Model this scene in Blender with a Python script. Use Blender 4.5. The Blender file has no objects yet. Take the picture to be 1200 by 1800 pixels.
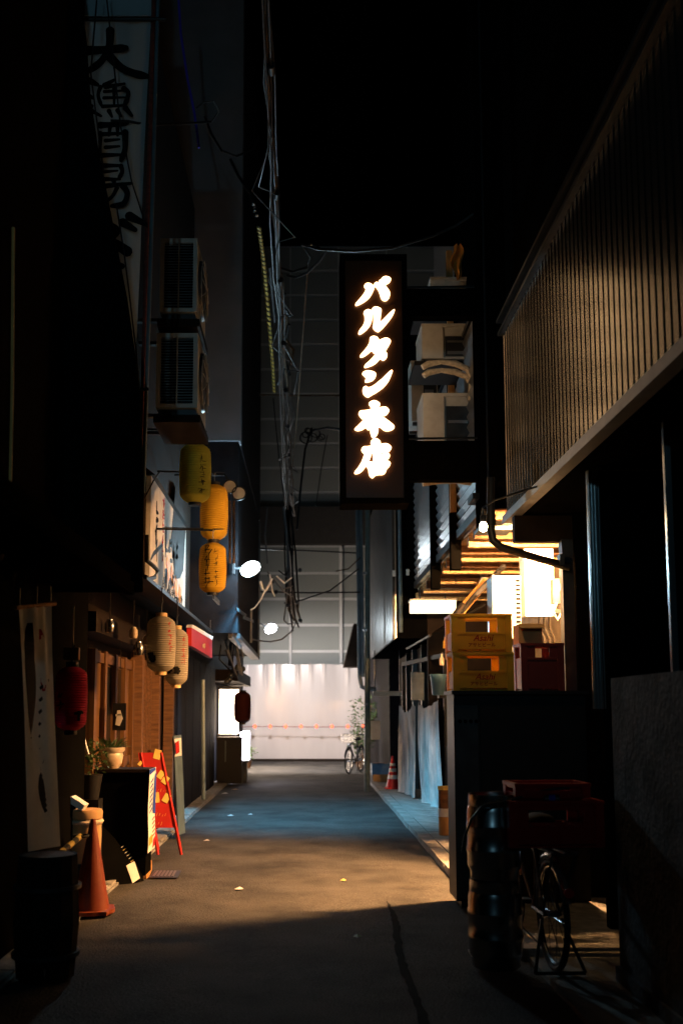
import bpy, bmesh, math, random
from mathutils import Vector, Matrix, Euler
R = math.radians
random.seed(7)
scene = bpy.context.scene
COL = scene.collection

# ------------------------------------------------------------------ camera
EYE, FPX, CX, CY, TILT = 1.60, 1750.0, 540.0, 1060.0, R(6.2)   # photo is 1200 x 1800
cd = bpy.data.cameras.new('camera'); cam = bpy.data.objects.new('camera', cd); COL.objects.link(cam)
cam.location = (0, 0, EYE); cam.rotation_euler = (R(90) + TILT, 0, 0)
cd.sensor_fit = 'AUTO'; cd.sensor_width = 36.0; cd.lens = 35.0
cd.shift_x = 60 / 1800; cd.shift_y = 160 / 1800
cd.clip_start = 0.05; cd.clip_end = 500
cd.dof.use_dof = True; cd.dof.focus_distance = 9.7; cd.dof.aperture_fstop = 1.7
scene.camera = cam

# ------------------------------------------------------------------ night sky
w = bpy.data.worlds.new('World'); scene.world = w; w.use_nodes = True
nt = w.node_tree; nt.nodes.clear()
sky = nt.nodes.new('ShaderNodeTexSky'); sky.sky_type = 'NISHITA'; sky.sun_disc = False
sky.sun_elevation = R(-8); sky.sun_rotation = R(200)
bg = nt.nodes.new('ShaderNodeBackground'); bg.inputs['Strength'].default_value = 0.05
wo = nt.nodes.new('ShaderNodeOutputWorld')
nt.links.new(sky.outputs[0], bg.inputs[0]); nt.links.new(bg.outputs[0], wo.inputs[0])

vs = scene.view_settings
vs.view_transform = 'Standard'; vs.look = 'None'; vs.exposure = -0.3; vs.gamma = 1.0
vs.use_curve_mapping = False
scene.cycles.use_denoising = True
scene.cycles.max_bounces = 8
scene.cycles.sample_clamp_indirect = 4.0

# ------------------------------------------------------------------ pixel -> world (real depth given)
def ray(px, py):
    xc = (px - CX) / FPX; yc = (CY - py) / FPX
    c, s = math.cos(TILT), math.sin(TILT)
    return Vector((xc, c - yc * s, s + yc * c))
def P(px, py, Y):
    d = ray(px, py); t = Y / d.y
    return Vector((d.x * t, Y, EYE + d.z * t))
def PZ(px, py, Z=0.0):
    d = ray(px, py); t = (Z - EYE) / d.z
    return Vector((d.x * t, d.y * t, Z))
def PX(px, py, X):
    d = ray(px, py); t = X / d.x
    return Vector((X, d.y * t, EYE + d.z * t))

# ------------------------------------------------------------------ materials
MATS = {}
def mat(name, col, rough=0.6, metal=0.0, var=0.15, scale=6.0, bump=0.0, bscale=40.0, spec=0.4, emit=None, estr=0.0,
        transl=0.0, stretch=None, dirt=None, dscale=1.5, damt=0.5):
    if name in MATS: return MATS[name]
    m = bpy.data.materials.new(name); m.use_nodes = True
    n = m.node_tree.nodes; l = m.node_tree.links
    b = n['Principled BSDF']
    b.inputs['Roughness'].default_value = rough; b.inputs['Metallic'].default_value = metal
    b.inputs['Specular IOR Level'].default_value = spec
    tc = n.new('ShaderNodeTexCoord'); mp = n.new('ShaderNodeMapping')
    l.new(tc.outputs['Object'], mp.inputs[0])
    if stretch: mp.inputs['Scale'].default_value = stretch
    nz = n.new('ShaderNodeTexNoise'); nz.inputs['Scale'].default_value = scale; nz.inputs['Detail'].default_value = 6
    l.new(mp.outputs[0], nz.inputs['Vector'])
    cr = n.new('ShaderNodeValToRGB')
    c0 = tuple(max(0, c * (1 - var)) for c in col); c1 = tuple(min(1, c * (1 + var)) for c in col)
    cr.color_ramp.elements[0].position = .3; cr.color_ramp.elements[1].position = .7
    cr.color_ramp.elements[0].color = (*c0, 1); cr.color_ramp.elements[1].color = (*c1, 1)
    l.new(nz.outputs[0], cr.inputs[0]); out = cr.outputs[0]
    if dirt:
        n2 = n.new('ShaderNodeTexNoise'); n2.inputs['Scale'].default_value = dscale; n2.inputs['Detail'].default_value = 8
        n2.inputs['Roughness'].default_value = .65
        l.new(mp.outputs[0], n2.inputs['Vector'])
        r2 = n.new('ShaderNodeValToRGB'); r2.color_ramp.elements[0].position = .45; r2.color_ramp.elements[1].position = .68
        r2.color_ramp.elements[0].color = (0, 0, 0, 1); r2.color_ramp.elements[1].color = (damt, damt, damt, 1)
        l.new(n2.outputs[0], r2.inputs[0])
        mx = n.new('ShaderNodeMix'); mx.data_type = 'RGBA'
        l.new(r2.outputs[0], mx.inputs['Factor']); l.new(out, mx.inputs['A']); mx.inputs['B'].default_value = (*dirt, 1)
        out = mx.outputs['Result']
    l.new(out, b.inputs['Base Color'])
    if bump:
        nb = n.new('ShaderNodeTexNoise'); nb.inputs['Scale'].default_value = bscale; nb.inputs['Detail'].default_value = 5
        l.new(mp.outputs[0], nb.inputs['Vector'])
        bp = n.new('ShaderNodeBump'); bp.inputs['Strength'].default_value = bump; bp.inputs['Distance'].default_value = .02
        l.new(nb.outputs[0], bp.inputs['Height']); l.new(bp.outputs[0], b.inputs['Normal'])
    if emit:
        b.inputs['Emission Color'].default_value = (*emit, 1); b.inputs['Emission Strength'].default_value = estr
    if transl:
        tr = n.new('ShaderNodeBsdfTranslucent'); l.new(out, tr.inputs[0])
        ms = n.new('ShaderNodeMixShader'); ms.inputs[0].default_value = transl
        l.new(b.outputs[0], ms.inputs[1]); l.new(tr.outputs[0], ms.inputs[2])
        l.new(ms.outputs[0], n['Material Output'].inputs['Surface'])
    MATS[name] = m; return m

def asphalt():
    m = mat('asphalt', (.046, .045, .044), rough=.85, var=.45, scale=1.7, bump=.8, bscale=60, spec=.14,
            dirt=(.085, .08, .075), dscale=1.1, damt=.75)
    n = m.node_tree.nodes; l = m.node_tree.links; b = n['Principled BSDF']
    # fine aggregate: speckle in colour
    src = b.inputs['Base Color'].links[0].from_socket
    v = n.new('ShaderNodeTexNoise'); v.inputs['Scale'].default_value = 130; v.inputs['Detail'].default_value = 2
    tc = [x for x in n if x.type == 'TEX_COORD'][0]; l.new(tc.outputs['Object'], v.inputs['Vector'])
    r = n.new('ShaderNodeValToRGB'); r.color_ramp.elements[0].position = .35; r.color_ramp.elements[1].position = .7
    r.color_ramp.elements[0].color = (.45, .45, .45, 1); r.color_ramp.elements[1].color = (1.7, 1.7, 1.7, 1)
    l.new(v.outputs[0], r.inputs[0])
    mx = n.new('ShaderNodeMix'); mx.data_type = 'RGBA'; mx.blend_type = 'MULTIPLY'; mx.inputs['Factor'].default_value = 1
    l.new(src, mx.inputs['A']); l.new(r.outputs[0], mx.inputs['B']); l.new(mx.outputs['Result'], b.inputs['Base Color'])
    return m

M = dict(
    asphalt=asphalt(),
    seam=mat('seam_tar', (.017, .017, .017), rough=.9, spec=.03),
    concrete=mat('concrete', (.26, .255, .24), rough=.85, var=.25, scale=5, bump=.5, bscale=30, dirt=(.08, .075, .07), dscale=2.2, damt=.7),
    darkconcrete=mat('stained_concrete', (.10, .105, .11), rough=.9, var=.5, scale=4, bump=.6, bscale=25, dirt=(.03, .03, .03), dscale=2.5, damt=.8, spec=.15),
    maroon=mat('maroon_plastic', (.13, .016, .012), rough=.45, var=.12),
    kerb=mat('kerb_concrete', (.30, .29, .27), rough=.85, var=.25, scale=9, bump=.5, bscale=40, dirt=(.09, .085, .08), dscale=5, damt=.7),
    black=mat('black_paint', (.010, .010, .011), rough=.5, spec=.25),
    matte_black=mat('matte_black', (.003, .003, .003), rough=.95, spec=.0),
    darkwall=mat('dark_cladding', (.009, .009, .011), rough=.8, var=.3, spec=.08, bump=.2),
    darkbrown=mat('dark_brown_wall', (.012, .0075, .005), rough=.8, var=.3, spec=.15),
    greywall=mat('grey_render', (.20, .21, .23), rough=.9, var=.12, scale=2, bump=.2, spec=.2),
    corr=mat('corrugated_steel', (.15, .138, .118), rough=.25, metal=.92, var=.2, scale=3, spec=.5, stretch=(1, 1, .2), dirt=(.06, .05, .04), dscale=3, damt=.4),
    trim=mat('trim_steel', (.27, .27, .27), rough=.45, metal=.3, var=.15),
    galv=mat('galvanised_sheet', (.30, .32, .34), rough=.28, metal=.75, var=.15, scale=8, stretch=(1, 1, .3)),
    steel=mat('stainless', (.40, .42, .45), rough=.25, metal=1.0, var=.1),
    darksteel=mat('dark_steel', (.05, .055, .06), rough=.4, metal=.6, var=.3),
    bluepipe=mat('painted_pipe', (.10, .15, .18), rough=.4, var=.2),
    greenpole=mat('pole_paint', (.10, .135, .13), rough=.5, var=.25, scale=12),
    rust=mat('rusty_red', (.16, .03, .02), rough=.8, var=.4, scale=20),
    acwhite=mat('ac_casing', (.50, .50, .47), rough=.5, var=.08, dirt=(.25, .22, .18), dscale=4, damt=.4),
    white=mat('white_paint', (.78, .78, .76), rough=.5, var=.06),
    plaster=mat('warm_plaster', (.55, .45, .32), rough=.9, var=.15, bump=.2),
    wood=mat('pale_wood', (.66, .44, .20), rough=.6, var=.3, scale=3, stretch=(8, 1, 8), bump=.15),
    woodp=mat('wood_post', (.50, .24, .07), rough=.6, var=.3, scale=4, stretch=(8, 8, .8)),
    joist=mat('joist_wood', (.13, .06, .024), rough=.7, var=.35, scale=4, stretch=(1, 8, 8)),
    doorwood=mat('door_wood', (.11, .05, .014), rough=.5, var=.35, scale=4, stretch=(9, 9, .6)),
    clothw=mat('white_cloth', (.80, .75, .66), rough=.9, var=.12, scale=5, spec=.1, transl=.2, dirt=(.35, .28, .22), dscale=3, damt=.35),
    tarp=mat('grey_tarp', (.72, .69, .66), rough=.8, var=.25, scale=4, spec=.25, transl=.08, stretch=(1, 1, .35), dirt=(.10, .11, .12), dscale=3, damt=.7),
    sheet=mat('white_sheet', (.42, .40, .41), rough=.24, var=.08, scale=1.5, spec=.4, stretch=(1, 1, .2)),
    banner=mat('backlit_banner', (.40, .48, .52), rough=.9, var=.1, scale=3, spec=.05, transl=.45, stretch=(1, 1, .25)),
    ink=mat('black_ink', (.008, .007, .007), rough=.8, spec=.1),
    inkred=mat('red_ink', (.35, .02, .02), rough=.8, spec=.1),
    inkblue=mat('blue_ink', (.02, .05, .30), rough=.7, spec=.1),
    inkorange=mat('orange_ink', (.75, .30, .03), rough=.7, spec=.1),
    lant_y=mat('yellow_paper', (.56, .52, .07), rough=.7, var=.12, spec=.15, transl=.25),
    lant_o=mat('amber_paper', (.54, .32, .025), rough=.7, var=.12, spec=.15, transl=.25),
    lant_w=mat('cream_paper', (.33, .30, .24), rough=.7, var=.1, spec=.15, transl=.25),
    lant_r=mat('red_paper', (.66, .02, .07), rough=.65, var=.12, spec=.2, transl=.2),
    lant_d=mat('dark_paper', (.05, .012, .008), rough=.8, spec=.1),
    cyellow=mat('yellow_plastic', (.82, .50, .04), rough=.4, var=.08, transl=.45),
    cred=mat('red_plastic', (.42, .015, .01), rough=.4, var=.12, transl=.15),
    cardboard=mat('cardboard', (.50, .30, .13), rough=.9, var=.12),
    redboard=mat('red_board', (.38, .012, .010), rough=.6, var=.1),
    note=mat('paper_note', (.70, .50, .12), rough=.8, var=.15),
    paper=mat('white_paper', (.72, .70, .66), rough=.8, var=.08),
    orange=mat('cone_orange', (.17, .024, .006), rough=.5, var=.12, dirt=(.2, .06, .02), dscale=8, damt=.5),
    conered=mat('cone_red', (.60, .02, .015), rough=.5, var=.12),
    bluebucket=mat('blue_plastic', (.05, .14, .25), rough=.4, var=.1),
    pot=mat('glazed_pot', (.60, .52, .38), rough=.35, var=.2, dirt=(.3, .12, .04), dscale=6, damt=.7),
    leaf=mat('leaf', (.05, .09, .03), rough=.6, var=.4, scale=15, transl=.25),
    rubber=mat('rubber', (.012, .012, .012), rough=.8),
    cable=mat('cable_black', (.008, .008, .010), rough=.45),
    cablegrey=mat('cable_grey', (.10, .105, .115), rough=.5),
    cableblue=mat('cable_blue', (.08, .07, .90), rough=.5),
    cablebrown=mat('cable_wrap', (.08, .05, .028), rough=.8, var=.4, scale=25),
    yellowstripe=mat('yellow_stripe', (.70, .50, .12), rough=.5),
    panel=mat('cladding_panel', (.24, .26, .255), rough=.7, var=.06, scale=.6, spec=.25),
    joint=mat('joint_white', (.50, .51, .52), rough=.7, var=.05),
    darkband=mat('dark_fascia', (.03, .028, .027), rough=.8),
    signface=mat('sign_face', (.055, .022, .006), rough=.35, var=.1, spec=.4),
    orangecloth=mat('orange_cloth', (.70, .26, .04), rough=.9, var=.2),
    glassdark=mat('dark_glass', (.01, .012, .014), rough=.08, spec=.6),
    wrap=mat('pipe_wrap', (.60, .50, .36), rough=.85, var=.25, scale=25, bump=.5),
    # things that give off light
    letter=mat('lit_letters', (.9, .8, .6), emit=(1, .60, .30), estr=8),
    tube=mat('lit_tube', (.9, .9, .9), emit=(1, .49, .18), estr=12500),
    bulb=mat('lit_bulb', (.9, .9, .9), emit=(1, .62, .28), estr=350),
    lamp1=mat('lit_cool_globe', (.9, .9, .9), emit=(.55, .84, 1), estr=480),
    lamp2=mat('lit_warm_globe', (.9, .9, .9), emit=(.82, .94, 1), estr=170),
    lamp_assumed=mat('lit_assumed_globe', (.9, .9, .9), emit=(.45, .80, 1), estr=7),
    lightbox=mat('lit_box', (.9, .9, .9), emit=(1, .72, .40), estr=5),
    shopglow=mat('lit_shop_sign', (.9, .9, .9), emit=(1, .74, .50), estr=16),
    assumed_windowglow=mat('assumed_lit_window', (.9, .9, .9), emit=(1, .74, .52), estr=34),
    standglow=mat('lit_stand_sign', (.9, .9, .9), emit=(.86, .84, 1), estr=22),
    redled=mat('lit_red_bulb', (.8, .1, .05), emit=(1, .07, .025), estr=5),
)

# ------------------------------------------------------------------ mesh builder
class MB:
    def __init__(s): s.v = []; s.f = []; s.sm = False
    def add(s, vs, fs):
        o = len(s.v); s.v += [Vector(v) for v in vs]; s.f += [tuple(i + o for i in f) for f in fs]; return s
    def box(s, a, b):
        x0, x1 = sorted((a[0], b[0])); y0, y1 = sorted((a[1], b[1])); z0, z1 = sorted((a[2], b[2]))
        return s.add([(x0,y0,z0),(x1,y0,z0),(x1,y1,z0),(x0,y1,z0),(x0,y0,z1),(x1,y0,z1),(x1,y1,z1),(x0,y1,z1)],
                     [(0,3,2,1),(4,5,6,7),(0,1,5,4),(1,2,6,5),(2,3,7,6),(3,0,4,7)])
    def bar(s, a, b, wx, wy=None, up=(0,0,1)):
        a = Vector(a); b = Vector(b); wy = wy or wx; d = (b - a).normalized(); u = Vector(up)
        if abs(d.dot(u)) > .98: u = Vector((0,1,0))
        r = d.cross(u).normalized(); u = r.cross(d).normalized(); r = r * wx / 2; u = u * wy / 2
        return s.add([a-r-u, a+r-u, a+r+u, a-r+u, b-r-u, b+r-u, b+r+u, b-r+u],
                     [(0,1,2,3),(7,6,5,4),(0,4,5,1),(1,5,6,2),(2,6,7,3),(3,7,4,0)])
    def tube(s, pts, r, n=8, cap=True):
        pts = [Vector(p) for p in pts]; rings = []; s.sm = True
        rs = r if isinstance(r, (list, tuple)) else [r] * len(pts)
        prev = None
        for i, p in enumerate(pts):
            d = (pts[min(i+1, len(pts)-1)] - pts[max(i-1, 0)]).normalized()
            if prev is None:
                ref = Vector((0,0,1)) if abs(d.z) < .9 else Vector((1,0,0))
                u = d.cross(ref).normalized()
            else:
                u = (prev - d * prev.dot(d)).normalized()
            prev = u; v = d.cross(u)
            rings.append([p + (u * math.cos(2*math.pi*k/n) + v * math.sin(2*math.pi*k/n)) * rs[i] for k in range(n)])
        vs = [q for rg in rings for q in rg]; fs = []
        for i in range(len(pts) - 1):
            for k in range(n):
                fs.append((i*n+k, i*n+(k+1)%n, (i+1)*n+(k+1)%n, (i+1)*n+k))
        if cap: fs += [tuple(range(n))[::-1], tuple((len(pts)-1)*n + k for k in range(n))]
        return s.add(vs, fs)
    def lathe(s, prof, n=20, c=(0,0,0), ax='z'):
        s.sm = True; vs = []; fs = []
        for r, z in prof:
            for k in range(n):
                a = 2*math.pi*k/n
                q = (r*math.cos(a), r*math.sin(a), z)
                if ax == 'x': q = (z, r*math.cos(a), r*math.sin(a))
                if ax == 'y': q = (r*math.cos(a), z, r*math.sin(a))
                vs.append((q[0]+c[0], q[1]+c[1], q[2]+c[2]))
        for i in range(len(prof)-1):
            for k in range(n): fs.append((i*n+k, i*n+(k+1)%n, (i+1)*n+(k+1)%n, (i+1)*n+k))
        fs += [tuple(range(n))[::-1], tuple((len(prof)-1)*n + k for k in range(n))]
        return s.add(vs, fs)
    def prism(s, poly, ext):
        ext = Vector(ext); poly = [Vector(p) for p in poly]; n = len(poly)
        return s.add(poly + [p + ext for p in poly],
                     [tuple(range(n))[::-1], tuple(range(n, 2*n))] + [(i, (i+1)%n, n+(i+1)%n, n+i) for i in range(n)])
    def grid(s, fn, nu, nv):
        s.sm = True
        vs = [fn(i/nu, j/nv) for j in range(nv+1) for i in range(nu+1)]; w = nu+1
        return s.add(vs, [(j*w+i, j*w+i+1, (j+1)*w+i+1, (j+1)*w+i) for j in range(nv) for i in range(nu)])
    def sphere(s, c, r, nu=14, nv=9, sc=(1,1,1)):
        prof = []
        for j in range(nv+1):
            t = math.pi*(j/nv) ; prof.append((max(1e-4, r*math.sin(t)), -r*math.cos(t)))
        o = len(s.v); s.lathe(prof, nu)
        for i in range(o, len(s.v)):
            q = s.v[i]; s.v[i] = Vector((q.x*sc[0]+c[0], q.y*sc[1]+c[1], q.z*sc[2]+c[2]))
        return s
    def torus(s, c, Rr, r, ax='x', n=28, k=6):
        pts = []
        for i in range(n+1):
            a = 2*math.pi*i/n; p, q = Rr*math.cos(a), Rr*math.sin(a)
            pts.append({'x': (c[0], c[1]+p, c[2]+q), 'y': (c[0]+p, c[1], c[2]+q), 'z': (c[0]+p, c[1]+q, c[2])}[ax])
        return s.tube(pts, r, k, cap=False)

ROOTLOC = {}
def rootoff(p):
    while p.parent: p = p.parent
    return Vector(p.location) if not p.get('_loc') else Vector((0,0,0))
def obj(name, mb, m, parent=None, smooth=None, label=None):
    me = bpy.data.meshes.new(name)
    off = rootoff(parent) if parent else Vector((0,0,0))
    me.from_pydata([tuple(v - off) for v in mb.v], [], mb.f); me.update()
    bm = bmesh.new(); bm.from_mesh(me); bmesh.ops.recalc_face_normals(bm, faces=bm.faces); bm.to_mesh(me); bm.free()
    sm = mb.sm if smooth is None else smooth
    if sm:
        me.polygons.foreach_set('use_smooth', [True] * len(me.polygons))
        try: me.set_sharp_from_angle(angle=R(40))
        except Exception: pass
    me.materials.append(M[m] if isinstance(m, str) else m)
    o = bpy.data.objects.new(name, me); COL.objects.link(o)
    if parent: o.parent = parent
    if label: o['label'] = label
    return o
def tag(o, label, cat, group=None, kind=None):
    if label: o['label'] = label
    if cat: o['category'] = cat
    if group: o['group'] = group
    if kind: o['kind'] = kind
    return o
def thing(name, label, cat, loc=(0,0,0), rz=0.0, local=False, group=None, rot=None, scale=None):
    o = bpy.data.objects.new(name, None); o.empty_display_size = .2; COL.objects.link(o)
    o.location = loc; o.rotation_euler = rot if rot else (0, 0, rz)
    if scale: o.scale = (scale,) * 3
    if local: o['_loc'] = 1
    return tag(o, label, cat, group)
def copy_tree(o, parent=None):
    c = o.copy(); COL.objects.link(c); c.parent = parent
    for ch in list(o.children): copy_tree(ch, c)
    return c
def struct(name, mb, m, smooth=None):
    o = obj(name, mb, m, None, smooth); o['kind'] = 'structure'; return o
def box(a, b): return MB().box(a, b)

# ---- flat marks: strokes and lettering in a plane (origin o, axes u and v, thickness along n)
def strokes(lines, o, u, v, th=.002):
    o, u, v = Vector(o), Vector(u), Vector(v); n = u.cross(v).normalized() * th; mb = MB()
    for pts, wd in lines:
        L, Rr = [], []
        for i, p in enumerate(pts):
            a = Vector(pts[max(i-1,0)]); b = Vector(pts[min(i+1,len(pts)-1)]); d = (b-a)
            if d.length < 1e-9: d = Vector((1,0))
            d.normalize(); q = Vector((-d.y, d.x)); t = i / max(1, len(pts)-1)
            wloc = wd * (.55 + .9*math.sin(math.pi*min(1, .15+.8*t))) / 2
            L.append(Vector(p) + q*wloc); Rr.append(Vector(p) - q*wloc)
        for i in range(len(pts)-1):
            quad = [o + u*c.x + v*c.y for c in (L[i], L[i+1], Rr[i+1], Rr[i])]
            mb.prism(quad, n)
    return mb
def brush_char(cx, cy, s, rnd):
    out = []
    for _ in range(rnd.randint(4, 6)):
        x = cx + rnd.uniform(-.3,.3)*s; y = cy + rnd.uniform(-.38,.38)*s
        k = rnd.random()
        if k < .45: a = [(x-.3*s, y), (x, y+.03*s), (x+.32*s, y+.05*s)]
        elif k < .75: a = [(x, y+.35*s), (x+.01*s, y), (x-.02*s, y-.35*s)]
        else: a = [(x+.1*s, y+.25*s), (x-.05*s, y), (x-.25*s, y-.28*s)]
        out.append((a, s*rnd.uniform(.10,.17)))
    return out
def text_mb(body, o, u, v, h, bold=0.0, th=.004, shear=0.0, align='CENTER'):
    c = bpy.data.curves.new('t', 'FONT'); c.body = body; c.size = 1; c.offset = bold; c.shear = shear
    c.align_x = align; c.resolution_u = 3
    t = bpy.data.objects.new('t', c); COL.objects.link(t)
    dg = bpy.context.evaluated_depsgraph_get(); dg.update()
    me = t.evaluated_get(dg).to_mesh()
    o, u, v = Vector(o), Vector(u).normalized(), Vector(v).normalized(); n = u.cross(v).normalized()*th
    mb = MB(); mb.add([o + u*q.co.x*h + v*q.co.y*h + n for q in me.vertices], [tuple(p.vertices) for p in me.polygons])
    t.evaluated_get(dg).to_mesh_clear(); bpy.data.objects.remove(t); bpy.data.curves.remove(c)
    return mb
def smooth_loop(pts, k=4):
    n = len(pts); out = []
    for i in range(n):
        p0, p1, p2, p3 = (Vector(pts[(i+j-1) % n]) for j in range(4))
        for s in range(k):
            t = s/k
            out.append(.5*((2*p1)+(-p0+p2)*t+(2*p0-5*p1+4*p2-p3)*t*t+(-p0+3*p1-3*p2+p3)*t**3))
    return out
def outline_mb(loops, depth, fn):
    c = bpy.data.curves.new('o', 'CURVE'); c.dimensions = '2D'; c.fill_mode = 'BOTH'; c.extrude = depth
    for lp in loops:
        pts = smooth_loop(lp); sp = c.splines.new('POLY'); sp.points.add(len(pts)-1); sp.use_cyclic_u = True
        for i, p in enumerate(pts): sp.points[i].co = (p.x, p.y, 0, 1)
    t = bpy.data.objects.new('o', c); COL.objects.link(t)
    dg = bpy.context.evaluated_depsgraph_get(); dg.update(); me = t.evaluated_get(dg).to_mesh()
    mb = MB(); mb.add([fn(q.co) for q in me.vertices], [tuple(p.vertices) for p in me.polygons])
    t.evaluated_get(dg).to_mesh_clear(); bpy.data.objects.remove(t); bpy.data.curves.remove(c)
    return mb

# ================================================================== SETTING: ground
g = MB(); g.add([(-60,-40,-.012),(60,-40,-.012),(60,90,-.012),(-60,90,-.012)], [(0,1,2,3)]); struct('ground', g, 'concrete')
def roadz(x, y): return -.004 - .02*max(0, (abs(x+.15)-1.2))/.4 + .004*math.sin(y*1.3+x*2)
g = MB(); g.grid(lambda a, b: (-1.95+3.5*a, -4+38*b, .004 + .012*math.cos((a-.5)*3) + .003*math.sin(b*60+a*7)), 14, 90); struct('road', g, 'asphalt')
# tar seam of an old trench running towards the viewer
g = MB(); rnd = random.Random(4); n_ = 46; L_ = []
ca, cb = PZ(680,1588), PZ(762,1880)
for i in range(n_+1):
    f = i/n_; c = ca.lerp(cb, f) + Vector((.015*math.sin(f*9)+rnd.uniform(-.006,.006), 0, 0)); w0 = .026*min(1, f*5+.12)
    L_.append((Vector((c.x-w0*rnd.uniform(.75,1.25), c.y, .0215)), Vector((c.x+w0*rnd.uniform(.75,1.25), c.y, .0215))))
for i in range(n_): g.add([L_[i][0], L_[i][1], L_[i+1][1], L_[i+1][0]], [(0,1,2,3)])
struct('road_seam', g, 'seam')

# right pavement: kerb stones and slabs, one by one
pv = struct('pavement', box((1.52, 6.6, -.01), (2.3, 24.2, .055)), 'concrete')
kb = box((0, 0, 0), (.145, .588, .085))
kbm = None
def inst(name, proto_mesh, parent, loc, rz=0.0):
    o = bpy.data.objects.new(name, proto_mesh); COL.objects.link(o); o.parent = parent; o.location = loc; o.rotation_euler = (0,0,rz); return o
first = obj('kerb_stone', kb, 'kerb', pv); kbm = first.data; first.location = (1.37, 6.62, -.005)
for i in range(1, 29): inst('kerb_stone', kbm, pv, (1.37+random.uniform(-.008,.008), 6.62+.6*i, -.005+random.uniform(-.006,.006)), random.uniform(-.006,.006))
sl = obj('slab', box((0,0,0), (.74, .885, .02)), 'kerb', pv); sl.location = (1.535, 6.66, .055)
for i in range(1, 19): inst('slab', sl.data, pv, (1.535+random.uniform(-.004,.004), 6.66+.9*i, .052+random.uniform(-.004,.005)))
# near right concrete apron, left gutter strip
struct('apron', box((1.42, -3, -.01), (4.4, 6.58, .036)), 'concrete')
lp = struct('gutter', box((-2.4, -3, -.01), (-1.74, 33, .03)), 'concrete')
gl = obj('gutter_lid', box((0,0,0), (.36, .585, .022)), 'kerb', lp); gl.location = (-2.12, 5.0, .03)
for i in range(1, 42): inst('gutter_lid', gl.data, lp, (-2.12+random.uniform(-.005,.005), 5.0+.6*i, .03+random.uniform(-.004,.004)))

# ================================================================== LEFT BUILDINGS
# near dark building with its side enclosure
t = thing('dark_building', 'black building at the left edge behind the white scroll', 'building', (-2.6, 5, 0))
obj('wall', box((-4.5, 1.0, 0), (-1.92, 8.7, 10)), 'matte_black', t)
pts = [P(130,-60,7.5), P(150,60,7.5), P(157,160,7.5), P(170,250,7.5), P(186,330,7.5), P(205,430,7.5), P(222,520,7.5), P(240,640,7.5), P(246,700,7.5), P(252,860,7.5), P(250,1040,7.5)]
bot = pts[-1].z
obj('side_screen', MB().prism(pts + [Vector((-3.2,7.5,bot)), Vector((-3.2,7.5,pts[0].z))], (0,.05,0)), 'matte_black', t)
obj('awning', MB().prism([(-1.95,4.2,3.0),(-1.32,4.2,2.62),(-1.32,4.2,2.55),(-1.95,4.2,2.55)], (0,3.2,0)), 'matte_black', t)
obj('awning_beam', box((-1.36,4.15,2.47),(-1.30,7.44,2.56)), 'matte_black', t)
# thin pipe, its orange light put into the colour
p = [P(24,400,6.0), P(22,700,6.0), P(17,930,6.0), P(2,985,6.0)]
tag(obj('conduit_pipe', MB().tube(p, .011, 8), 'woodp'), 'thin vertical conduit pipe with orange light put in its colour at the far left edge', 'pipe')

# wooden fronted building
t = thing('wooden_shop', 'brown shop building with wooden door behind the cream lanterns', 'building', (-2.6, 12, 0))
obj('upper_wall', box((-4.5, 8.72, 2.95), (-1.78, 14.98, 9.5)), 'darkbrown', t)
obj('lower_wall', box((-4.5, 8.72, 0), (-2.15, 14.98, 2.94)), 'darkbrown', t)
d = obj('door', box((-2.14, 9.55, .1), (-2.08, 11.7, 2.2)), 'doorwood', t)
for yy in (9.55, 10.05, 10.6, 11.15, 11.65): obj('door_stile', box((-2.085, yy, .1), (-2.03, yy+.1, 2.2)), 'doorwood', d)
for zz in (.12, 1.0, 2.08): obj('door_rail', box((-2.088, 9.6, zz), (-2.045, 11.7, zz+.1)), 'doorwood', d)
for yy in (10.17, 10.72): obj('pane', box((-2.086, yy-.0, 1.12), (-2.075, yy+.42, 2.06)), 'glassdark', d)
obj('lintel', box((-2.2, 8.75, 2.3), (-1.86, 14.95, 2.48)), 'darkbrown', t)
for yy in (8.8, 12.0, 13.4, 14.8): obj('post', box((-2.12, yy, 0), (-1.98, yy+.13, 2.3)), 'joist', t)
obj('lattice', box((-2.13, 12.2, .1), (-2.09, 13.35, 2.25)), 'darkbrown', t)
for i in range(9): obj('lattice_bar', box((-2.088, 12.26+i*.12, .1), (-2.06, 12.29+i*.12, 2.25)), 'joist', t)
obj('eave', MB().prism([(-1.80,8.74,2.96),(-1.42,8.74,2.80),(-1.42,8.74,2.76),(-1.80,8.74,2.86)], (0,6.2,0)), 'black', t)

# tall grey building with overhang; its dark alley wall carries the first street lamp
t = thing('grey_building', 'grey rendered building rising behind the stacked air conditioners', 'building', (-2.6, 18, 0))
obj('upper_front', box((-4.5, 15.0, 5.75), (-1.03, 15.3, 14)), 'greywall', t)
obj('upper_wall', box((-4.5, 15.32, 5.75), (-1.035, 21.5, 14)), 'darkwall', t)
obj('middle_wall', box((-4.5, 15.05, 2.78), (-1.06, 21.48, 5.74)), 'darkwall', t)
obj('bottom_rail', box((-1.2, 15.1, 2.70), (-1.025, 21.5, 2.775)), 'darksteel', t)
obj('corner_rail', box((-1.06, 21.40, 2.776), (-1.022, 21.5, 5.7)), 'darksteel', t)
obj('lower_wall', box((-4.5, 15.02, 0), (-2.0, 21.5, 2.69)), 'darkbrown', t)
for i in range(6): obj('shutter_panel', box((-1.998, 15.2+i*1.02, .05), (-1.96, 16.18+i*1.02, 2.5)), 'darkwall', t)
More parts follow.
